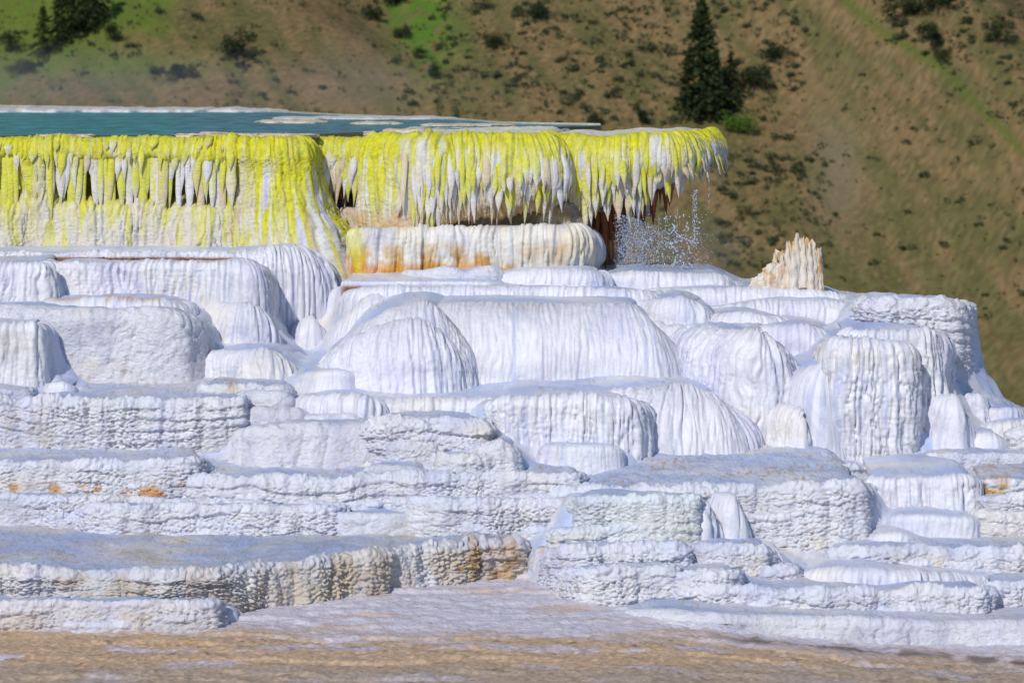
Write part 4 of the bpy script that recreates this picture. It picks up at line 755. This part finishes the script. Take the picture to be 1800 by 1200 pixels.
def trunk(parent,h,r0,name='trunk',lean=0,seed=0):
    m=8;ns=8; a=np.linspace(0,1,m)[:,None]; t=np.linspace(0,2*math.pi,ns,endpoint=False)[None]
    rr=r0*(1-.85*a)*(1+.15*np.sin(t*3+seed))
    V=np.stack([rr*np.cos(t)+lean*a*h+.05*r0*np.sin(a*9),rr*np.sin(t)+0*a,a*h-.3*(a==0)+0*t],2).reshape(-1,3)
    i=np.arange(m*ns).reshape(m,ns); nx=np.roll(i,-1,1)
    return mesh_obj(name,V,np.stack([i[:-1],nx[:-1],nx[1:],i[1:]],-1).reshape(-1,4),BARK,parent)
def conifer(px,pyb,hpx,wpx,label,seed,dense=1.,name='conifer_tree',mat=None):
    r=np.random.default_rng(seed); p=hill_hit(px,pyb); sc=p[1]/F; h=hpx*sc; w=wpx*sc*.5
    e=tag(empty(name,p),label,'tree','conifers on the hillside'); trunk(e,h*.97,h*.022,seed=seed)
    C=[]; nb=int(130*dense)
    for k in range(nb):
        t=.06+.92*(k/nb)**.9; z=h*t; L=w*(1-t)**.82*(.55+.65*r.random())+.03*h*(1-t); ang=r.random()*6.283
        n=int(8+30*L/w); s=r.random(n)**.6
        q=np.stack([np.cos(ang)*L*s,np.sin(ang)*L*s,z-L*.35*s**1.5+.0*s],1)+r.normal(0,.05*w,(n,3))*np.array([1,1,.55]); C.append(q)
    C=np.vstack(C); V,Fq=quads(C,h*.020,r,.3); mesh_obj('crown',V,Fq,mat or LM_con,e,smooth=False)
def bushy(px,pyb,hpx,wpx,label,seed,mat,name='juniper_tree',n=1400,cl=10,group='junipers and bushes on the hillside',cat='tree'):
    r=np.random.default_rng(seed); p=hill_hit(px,pyb); sc=p[1]/F; h=hpx*sc; w=wpx*sc
    e=tag(empty(name,p),label,cat,group); trunk(e,h*.6,max(.03*h,.03),seed=seed)
    V,Fq=quads(bush_pts(r,n,w*.75,h,cl),max(h,w)*.035,r); mesh_obj('crown',V,Fq,mat,e,smooth=False)
conifer(1234,205,210,112,'tall dark spruce rising behind the tip of the yellow ledge',601,1.6,'spruce_tree')
conifer(1285,196,105,64,'shorter dark conifer leaning against the right flank of the tall spruce',602,.8)
conifer(1210,212,120,54,'slim dark conifer half merged with the left foot of the tall spruce',603,.7)
conifer(1260,214,130,60,'ragged dark conifer filling the right foot of the tall spruce',604,.8)
conifer(128,66,140,104,'big dark conifer at the upper left edge of the green slope',605,1.2)
conifer(76,104,92,64,'dark conifer lower left of the big one on the green slope',606,.8)
conifer(165,54,130,74,'dark conifer just right of the big one at the upper left',607,.8)
conifer(102,84,104,56,'dark conifer wedged between the big one and its lower neighbour',608,.7)
bushy(18,95,42,36,'dark shrub at the far left edge of the green slope',609,LM_jun,'juniper_bush',cat='bush')
bushy(414,104,62,58,'round dark juniper standing alone on the brown slope above the pool',610,LM_jun)
bushy(428,112,14,60,'low dark bush hugging the ground below the lone round juniper',611,LM_con,'low_bush',600,cat='bush')
bushy(425,122,10,50,'flat dark bush patch farther down below the lone round juniper',612,LM_jun,'low_bush',500,cat='bush')
bushy(198,78,32,38,'dark bush on the slope between the big conifers and the lone juniper',613,LM_jun,'juniper_bush',cat='bush')
bushy(1755,82,46,48,'round dark juniper near the upper right corner beyond the crest',614,LM_jun)
bushy(1648,28,60,50,'dark juniper at the top of the shrubby patch beyond the crest',615,LM_jun)
bushy(1590,40,44,60,'wide dark juniper in the middle of the shrubby patch beyond the crest',616,LM_jun)
bushy(1640,95,55,40,'dark juniper at the lower right of the shrubby patch beyond the crest',617,LM_jun)
bushy(1655,118,30,30,'small dark juniper hugging the green crest line',618,LM_jun)
bushy(1295,235,40,54,'bright green leafy bush under the spruce group',619,LM_grn,'green_bush',cat='bush')
bushy(1215,200,36,40,'mid green leafy bush just left of the spruce foot',620,LM_grn,'green_bush',cat='bush')
bushy(1360,110,34,50,'dark bush right of the tall spruce',621,LM_jun,'juniper_bush',cat='bush')
bushy(1325,165,50,60,'tangled dark bush at the right foot of the spruce group',622,LM_jun,'juniper_bush',cat='bush')
bushy(650,38,40,34,'dark bush at the left edge of the bright green gully',623,LM_jun,'juniper_bush',cat='bush')
bushy(690,16,40,60,'dark bush at the head of the bright green gully, cut by the top edge',624,LM_jun,'juniper_bush',cat='bush')
bushy(765,138,28,32,'dark bush at the lower end of the bright green gully',625,LM_jun,'juniper_bush',cat='bush')
bushy(1045,222,24,34,'dark round bush just above the right part of the yellow ledge',626,LM_jun,'juniper_bush',cat='bush')
bushy(1128,222,34,26,'upright dark bush just above the tip of the yellow ledge',627,LM_jun,'juniper_bush',cat='bush')
bushy(322,142,26,48,'dark green bush on the low slope above the middle of the pool',628,LM_jun,'juniper_bush',cat='bush')
bushy(270,136,16,26,'small dark bush left of the one above the middle of the pool',629,LM_jun,'juniper_bush',cat='bush')
bushy(940,36,26,50,'wide dark bush at the top of the shrubby slope, left of the spruce',630,LM_jun,'juniper_bush',cat='bush')
bushy(862,86,28,36,'dark bush right of the bright green gully',631,LM_jun,'juniper_bush',cat='bush')
bushy(712,70,26,34,'dark bush in the middle of the bright green gully',633,LM_jun,'juniper_bush',cat='bush')
bushy(735,105,20,26,'small dark bush low inside the bright green gully',634,LM_jun,'juniper_bush',cat='bush')
bushy(45,135,24,40,'reddish dark bush low on the slope at far left',632,LM_jun,'juniper_bush',cat='bush')
# sagebrush: four meshes shared by the single plants
protos=[]
for k in range(4):
    r=np.random.default_rng(700+k); V,Fq=quads(bush_pts(r,150,.8,.62,5),.085,r)
    o=mesh_obj('sagebrush',V,Fq,LM_sage,smooth=False); protos.append(o)
def dens(px,py):
    d=.10
    if 770<px<1200 and py<222: d=1.0
    if 1215<px<1460 and 262<py<480: d=.95*(1-max(0,(px-1380)/110)*.6)
    if 1180<px<1420 and py<222: d=.75
    if 1555<px<1720 and py<85: d=.9
    if px>1650 and py<240 and py<110+(px-1650)*1.05: d=max(d,.45)
    if 690<px<780 and py>80: d=.7
    if 380<px<520 and 80<py<215: d=.22
    if py<130 and px<300: d=.25
    if px>1600 and py>240: d=.12
    return d
r=np.random.default_rng(77); cand=[]
while len(cand)<1500:
    px=r.uniform(-60,1860); py=r.uniform(-12,560)
    if px<1260 and py>235: continue
    if py>500 and px<1500: continue
    if r.random()<dens(px,py)*(.35+1.1*ss(-.3,.3,float(pn(np.array([px/45]),np.array([py/28]),78)[0]))): cand.append((px,py,r.uniform(6,13)*(1.5 if r.random()<.14 else 1)))
cand.sort(key=lambda c:-c[2])
first=[True]*4
SV=[];SF=[];nv=0
def regl(px,py):
    if px<780: return 'grey green sagebrush clump on the brown slope above the pool','sagebrush above the pool'
    if px<1210: return 'grey green sagebrush clump on the shrubby slope left of the tall spruce','sagebrush left of the tall spruce'
    if py<250 and px<1480: return 'grey green sagebrush clump on the slope close right of the tall spruce','sagebrush right of the tall spruce'
    if px<1480: return 'grey green sagebrush clump on the slope below the spruce, above the stump','sagebrush between spruce and stump'
    return 'grey green sagebrush clump scattered on the bare slope at the right','sagebrush on the right slope'
for i,(px,py,s) in enumerate(cand):
    p=hill_hit(px,py); sz=s*p[1]/F/.62*.75; k=i%4; rz=r.uniform(0,6.28); sx=r.uniform(1.,1.7)
    if i<285:
        o=protos[k] if first[k] else protos[k].copy()
        if not first[k]: COL.objects.link(o)
        first[k]=False; o.location=p-np.array([0,0,.06*sz]); o.scale=(sz*sx,sz,sz); o.rotation_euler=(0,0,rz)
        l,g=regl(px,py); tag(o,l,'shrub',g)
    else:
        rr=np.random.default_rng(5000+i); V,Fq=quads(bush_pts(rr,34,.8*sx,.62,3)*sz,.13*sz,rr); SV.append(V+p); SF.append(Fq+nv); nv+=len(V)
for i in range(900):     # the rest of the slope, outside and below this view
    px=r.uniform(-1100,2900); py=r.uniform(-70,640)
    if -60<px<1860 and (py<235 or px>1260) and py<560: continue
    if pn(np.array([px/60]),np.array([py/40]),79)[0]<-.15: continue
    p=hill_hit(px,py); sz=r.uniform(7,15)*p[1]/F/.62*.75; rr=np.random.default_rng(9000+i); V,Fq=quads(bush_pts(rr,34,1.1,.62,3)*sz,.13*sz,rr); SV.append(V+p); SF.append(Fq+nv); nv+=len(V)
mesh_obj('sagebrush_scrub',np.vstack(SV),np.vstack(SF),LM_sage,smooth=False)['kind']='stuff'
# grass tufts on the hill
C=[];r=np.random.default_rng(88)
px=r.uniform(-60,1860,9000); py=r.uniform(-12,560,9000); keep=~((px<1260)&(py>235))
for a,b_ in zip(px[keep],py[keep]):
    ys=CZ; p=None
    C.append((a,b_))
C=np.array(C); ys=np.arange(120,260,.5)
hit=[]
for ch in np.array_split(C,20):
    xs=(ch[:,0:1]-900)*ys/F; zl=CZ-(ch[:,1:2]-HY)*ys/F; g=hill_z(xs,ys[None]*np.ones_like(xs))-zl; k=np.argmax(g>0,1); i=np.arange(len(ch))
    hit.append(np.stack([xs[i,k],ys[k],zl[i,k]],1))
hit=np.vstack(hit); V,Fq=quads(hit+np.array([0,0,.05]),.14,r)
LM_gr=leaf_mat('hill_grass',(.075,.075,.022),(.20,.145,.055))
mesh_obj('hill_grass',V,Fq,LM_gr,smooth=False)['kind']='stuff'

# ------------------------------------------------------------------ dead stump
S=tag(empty('dead_stump',W(1395,512,30.6)),'bleached jagged dead tree stump with orange streaks standing on the white skyline','stump')
def splinter(px,pt,w,pb=514,dd=0.,lean=0.,name='splinter',seed=0,tipw=.25,orange=0.3,flare=1.25,tone=0.):
    r=np.random.default_rng(seed); m=44; ns=20; a=np.linspace(0,1,m)[:,None]; t=np.linspace(0,2*math.pi,ns,endpoint=False)[None]
    b=W(px,pb,30.6+dd); tp=W(px+lean,pt,30.6+dd); wd=w*30.6/F*.5
    pr=(flare-(flare-1)*ss(0,.35,a))*(1-(1-tipw)*ss(.45,1.,a)**1.4)*(1-ss(.94,1,a)*.7)
    rr=wd*pr*(1+.22*np.abs(pn(t*3.2+seed,a*1.2,seed))+.16*pn(t*7,a*3,seed+1)+.10*pn(t*2,a*9,seed+2))
    cx=b[0]+(tp[0]-b[0])*a**1.4+.012*pn(a*5,a*0+seed,seed+4); Zt=b[2]+(tp[2]-b[2])*(a-.0)+.10*(tp[2]-b[2])*pn(t*1.5,t*0+seed,seed+5)*a**3
    V=np.stack([cx+rr*np.cos(t),b[1]+rr*.8*np.sin(t)+0*a,Zt],2)
    V[:,:,:]-=np.array(W(1395,512,30.6))
    i=np.arange(m*ns).reshape(m,ns); nx=np.roll(i,-1,1); Fq=np.stack([i[:-1],nx[:-1],nx[1:],i[1:]],-1).reshape(-1,4)
    top=np.array([V[-1].mean(0)]); Vv=np.vstack([V.reshape(-1,3),top]); tri=np.stack([i[-1],nx[-1],np.full(ns,m*ns)],-1)
    A=a+0*t; c=np.ones((m,ns,3))*np.array([.74,.68,.60])
    c=lerp(c,np.array([.62,.33,.06]),(ss(.0,.35,pn(t*2.2+seed,A*2.5,seed+6)+.25*pn(t*8,A*8,seed+7))*orange)[:,:,None])
    c=lerp(c,np.array([.40,.28,.2]),(ss(.15,.4,pn(t*9,A*3,seed+8))*.5)[:,:,None])
    c=lerp(c,np.array([.33,.28,.26]),tone)
    cc=np.vstack([c.reshape(-1,3),c[-1].mean(0)[None]]); uv=np.vstack([np.stack([t*.05+0*a+seed,A*.5],2).reshape(-1,2),[[0,0]]])
    mesh_obj(name,Vv,[Fq,tri],M['wood'],S,cc,uv)
O=np.array(W(1395,512,30.6)); S.location=W(1395,512,31.0); ms=31.0/F
nth=260;nh=70; t=np.linspace(0,2*math.pi,nth,endpoint=False)[:,None]; a=np.linspace(0,1,nh)[None]
fl=1+.28*(1-ss(0,.3,a))+.10*(1-a); xs=1403+np.cos(t)*43*fl*(np.abs(np.cos(t))**-.25+.0).clip(0,1.12)
top_px=np.array([1350,1356,1362,1367,1373,1378,1382,1385,1389,1393,1396,1400,1404,1408,1412,1416,1420,1425,1429,1433,1438,1443,1446,1449,1453]); top_py=np.array([468,452,441,446,439,449,436,421,432,424,416,408,420,413,422,414,423,419,430,438,440,436,446,470,480])
xt=1403+np.cos(t)*43
ht=512-np.interp(xt,top_px,top_py)+6*pn(t*9,t*0,61)+4*pn(t*23,t*0,62)-np.where(np.sin(t)>0,10,0)
ht=np.maximum(ht,20)
gro=.9*np.abs(pn(t*7+.8*pn(a*2+t*0,t*2,63),a*1.0+0*t,64))+.5*np.abs(pn(t*17,a*2+0*t,65))
rad=1-.20*np.minimum(gro,.5)+.05*pn(t*5,a*6,66)
X=(1403-1395+(xs-1403)*rad)*ms; Yy=np.sin(t)*.16*fl*rad-.02; Zz=ht*ms*a-.06*(1-a)
V=np.stack([X,Yy,Zz],2)
A=a+0*t; c=np.ones((nth,nh,3))*np.array([.76,.67,.52])
c=lerp(c,np.array([.66,.36,.07]),(ss(.12,.42,pn(t*2.5,A*2.2,67)+.3*pn(t*9,A*9,68)+.25*ss(.0,-.6,np.cos(t)))*.8)[:,:,None])
c=lerp(c,np.array([.36,.25,.17]),(ss(.15,.45,pn(t*14,A*2.5,69)+.3*pn(t*30,A*9,70))*.65)[:,:,None])
i=np.arange(nth*nh).reshape(nth,nh); n_=np.roll(i,-1,0); Fq=np.stack([i[:,:-1],n_[:,:-1],n_[:,1:],i[:,1:]],-1).reshape(-1,4)
cen=np.array([[.03,0,.28]]); tri=np.stack([i[:,-1],n_[:,-1],np.full(nth,nth*nh)],-1)
mesh_obj('trunk_shell',np.vstack([V.reshape(-1,3),cen]),[Fq,tri],M['wood'],S,np.vstack([c.reshape(-1,3),[[.3,.2,.12]]]),np.vstack([np.stack([t*.12+0*a,A*.45],2).reshape(-1,2),[[0,0]]]))
for i,(x,pt,w,pb,dd,le,o) in enumerate([(1386,424,12,505,-.16,-2,.3),(1401,409,13,506,-.18,-1,.2),(1412,416,12,505,-.18,1,.3),(1424,424,12,508,-.17,-1,.4),(1364,444,14,508,-.13,-3,.7),(1376,446,12,508,-.16,-2,.6),(1395,440,15,510,-.2,0,.2),(1432,446,11,510,-.15,0,.3)]):
    splinter(x,pt,w,pb,dd,le,seed=20+i,orange=o,tipw=.35,flare=1.5)
splinter(1441,437,13,513,-.12,-4,name='orange_slab',seed=60,tipw=.9,orange=1.0,flare=1.1)
for i,(x,pt,w,o) in enumerate([(1340,480,28,.6),(1353,462,26,.8),(1324,488,16,.3),(1366,462,24,.6),(1331,485,18,.4),(1346,470,20,.9)]):
    splinter(x,pt,w,518,-.15,2,name='root_lump',seed=80+i,tipw=.75,orange=o,flare=1.3)

# ------------------------------------------------------------------ falling spray
r=np.random.default_rng(99)
bmv=bmesh.new(); bmesh.ops.create_icosphere(bmv,subdivisions=1,radius=1.); bv=np.array([v.co[:] for v in bmv.verts]); bf=np.array([[v.index for v in f.verts] for f in bmv.faces]); bmv.free()
SV=[];SF=[];nv=0
def drop(p,s,st):
    global nv
    q=bv*s*np.array([1,1,st]); a=r.uniform(0,3.14) if 1.6<st<3 and r.random()<.6 else r.normal(0,.15); ca,sa=math.cos(a),math.sin(a)
    q=np.stack([q[:,0]*ca-q[:,2]*sa,q[:,1],q[:,0]*sa+q[:,2]*ca],1); SV.append(q+p); SF.append(bf+nv); nv+=len(q)
for k in range(4200):
    x=1078+r.gamma(2.2,22); y=482-105*r.random()**.9*(1-.25*ss(1080,1190,x)); drop(W(x,y,31.9+r.normal(0,.35)),r.uniform(.0018,.0042),r.uniform(.8,1.5))
for k in range(330):
    x=r.normal(1185,26); y=r.uniform(375,480); drop(W(x,y,31.9+r.normal(0,.3)),r.uniform(.002,.007),r.uniform(.8,1.8))
for k in range(110):
    x=r.normal(1222,3); y=r.uniform(332,480); drop(W(x,y,32.+r.normal(0,.1)),r.uniform(.003,.006),r.uniform(1,2))
for k in range(60):
    x=r.uniform(1215,1260); y=r.uniform(340,480); drop(W(x,y,32.+r.normal(0,.2)),r.uniform(.002,.005),1.)
for x,y0,y1 in((1221,332,420),(1224,335,380),(1218,338,395),(1246,328,360),(1170,372,430),(1158,378,440),(1190,366,405),(1130,408,455)):
    y=y0
    while y<y1: h=r.uniform(3,9); drop(W(x+r.normal(0,.5),y+h/2,32.05),.0022,h*.0053/.0044); y+=h*r.uniform(.9,1.5)
for k in range(16):    # curling strands of water
    x=r.normal(1195,22); y=r.uniform(400,470); a=r.uniform(0,6.28)
    for j in range(r.integers(5,13)):
        a+=r.normal(0,.8); x+=math.cos(a)*2.2; y+=math.sin(a)*2.2+.4; drop(W(x,y,31.8),r.uniform(.003,.009),r.uniform(1,1.5))
wm=bpy.data.materials.new('spray_water'); wm.use_nodes=True; b=wm.node_tree.nodes['Principled BSDF']
b.inputs['Base Color'].default_value=(.62,.70,.88,1); b.inputs['Roughness'].default_value=.08; b.inputs['Transmission Weight'].default_value=.25; b.inputs['IOR'].default_value=1.33
mesh_obj('water_spray',np.vstack(SV),np.vstack(SF),wm)['kind']='stuff'

# ------------------------------------------------------------------ steam drifting off the hot water
def steam(name,c,rad,dens,seed,label=None):
    m=bpy.data.materials.new(name); m.use_nodes=True; nt=m.node_tree; nt.nodes.remove(nt.nodes['Principled BSDF'])
    v=nt.nodes.new('ShaderNodeVolumePrincipled'); v.inputs['Color'].default_value=(.93,.94,.96,1); v.inputs['Density'].default_value=dens; v.inputs['Anisotropy'].default_value=.2
    tc=nt.nodes.new('ShaderNodeTexCoord'); mp=nt.nodes.new('ShaderNodeMapping'); mp.inputs['Location'].default_value=(-.5,-.5,-.5); nt.links.new(tc.outputs['Generated'],mp.inputs['Vector'])
    ln=nt.nodes.new('ShaderNodeVectorMath'); ln.operation='LENGTH'; nt.links.new(mp.outputs['Vector'],ln.inputs[0])
    mr=nt.nodes.new('ShaderNodeMapRange'); mr.interpolation_type='SMOOTHSTEP'; mr.inputs['From Min'].default_value=.05; mr.inputs['From Max'].default_value=.44; mr.inputs['To Min'].default_value=dens; mr.inputs['To Max'].default_value=0
    nt.links.new(ln.outputs['Value'],mr.inputs['Value']); nt.links.new(mr.outputs['Result'],v.inputs['Density'])
    nt.links.new(v.outputs[0],nt.nodes['Material Output'].inputs['Volume'])
    bm=bmesh.new(); bmesh.ops.create_icosphere(bm,subdivisions=4,radius=1.)
    V=np.array([q.co[:] for q in bm.verts]); Fq=np.array([[q.index for q in p.verts] for p in bm.faces]); bm.free()
    n=V*(1+.28*fbm(V[:,0]*1.4+V[:,2]*.8+seed,V[:,1]*1.4-V[:,2],seed,3))[:,None]
    o=mesh_obj(name,n*np.array(rad)+np.array(c),Fq,m); o['kind']='stuff'; return o
steam('steam',((-9.5),57.,4.05),(12,5.,1.0),.06,1001)
steam('steam',W(1215,440,32.3),(.9,.6,.5),.35,1002)
# ------------------------------------------------------------------ camera, light
cam=bpy.data.cameras.new('camera'); co=bpy.data.objects.new('camera',cam); COL.objects.link(co); SC.camera=co
co.location=(0,0,CZ); co.rotation_euler=(math.radians(90),0,0)
cam.sensor_width=36; cam.lens=F/1800*36; cam.shift_x=0; cam.shift_y=-(600-HY)/1800; cam.clip_end=3000; cam.clip_start=.5
cam.dof.use_dof=True; cam.dof.focus_distance=28.5; cam.dof.aperture_fstop=4.0
EL=math.radians(SUN_EL); AZ=math.radians(SUN_AZ)   # AZ measured from behind the camera toward the left
v=Vector((-math.sin(AZ)*math.cos(EL),-math.cos(AZ)*math.cos(EL),math.sin(EL)))
sun=bpy.data.lights.new('sun','SUN'); sun.energy=SUN_E; sun.angle=math.radians(.5); sun.color=(1,.955,.885)
so=bpy.data.objects.new('sun',sun); COL.objects.link(so); so.rotation_euler=v.to_track_quat('Z','Y').to_euler()
w=bpy.data.worlds.new('World'); SC.world=w; w.use_nodes=True; nt=w.node_tree; bg=nt.nodes['Background']
sk=nt.nodes.new('ShaderNodeTexSky'); sk.sky_type='NISHITA'; sk.sun_disc=False; sk.sun_elevation=EL; sk.sun_rotation=math.atan2(v.x,v.y); sk.altitude=1900; sk.ozone_density=4.0; sk.dust_density=.3
nt.links.new(sk.outputs[0],bg.inputs['Color']); bg.inputs['Strength'].default_value=SKY_E
vs=SC.view_settings; vs.view_transform='Standard'; vs.look='None'; vs.gamma=1; vs.exposure=EXPO
SC.cycles.volume_step_rate=2; SC.cycles.max_bounces=6; SC.cycles.use_denoising=True
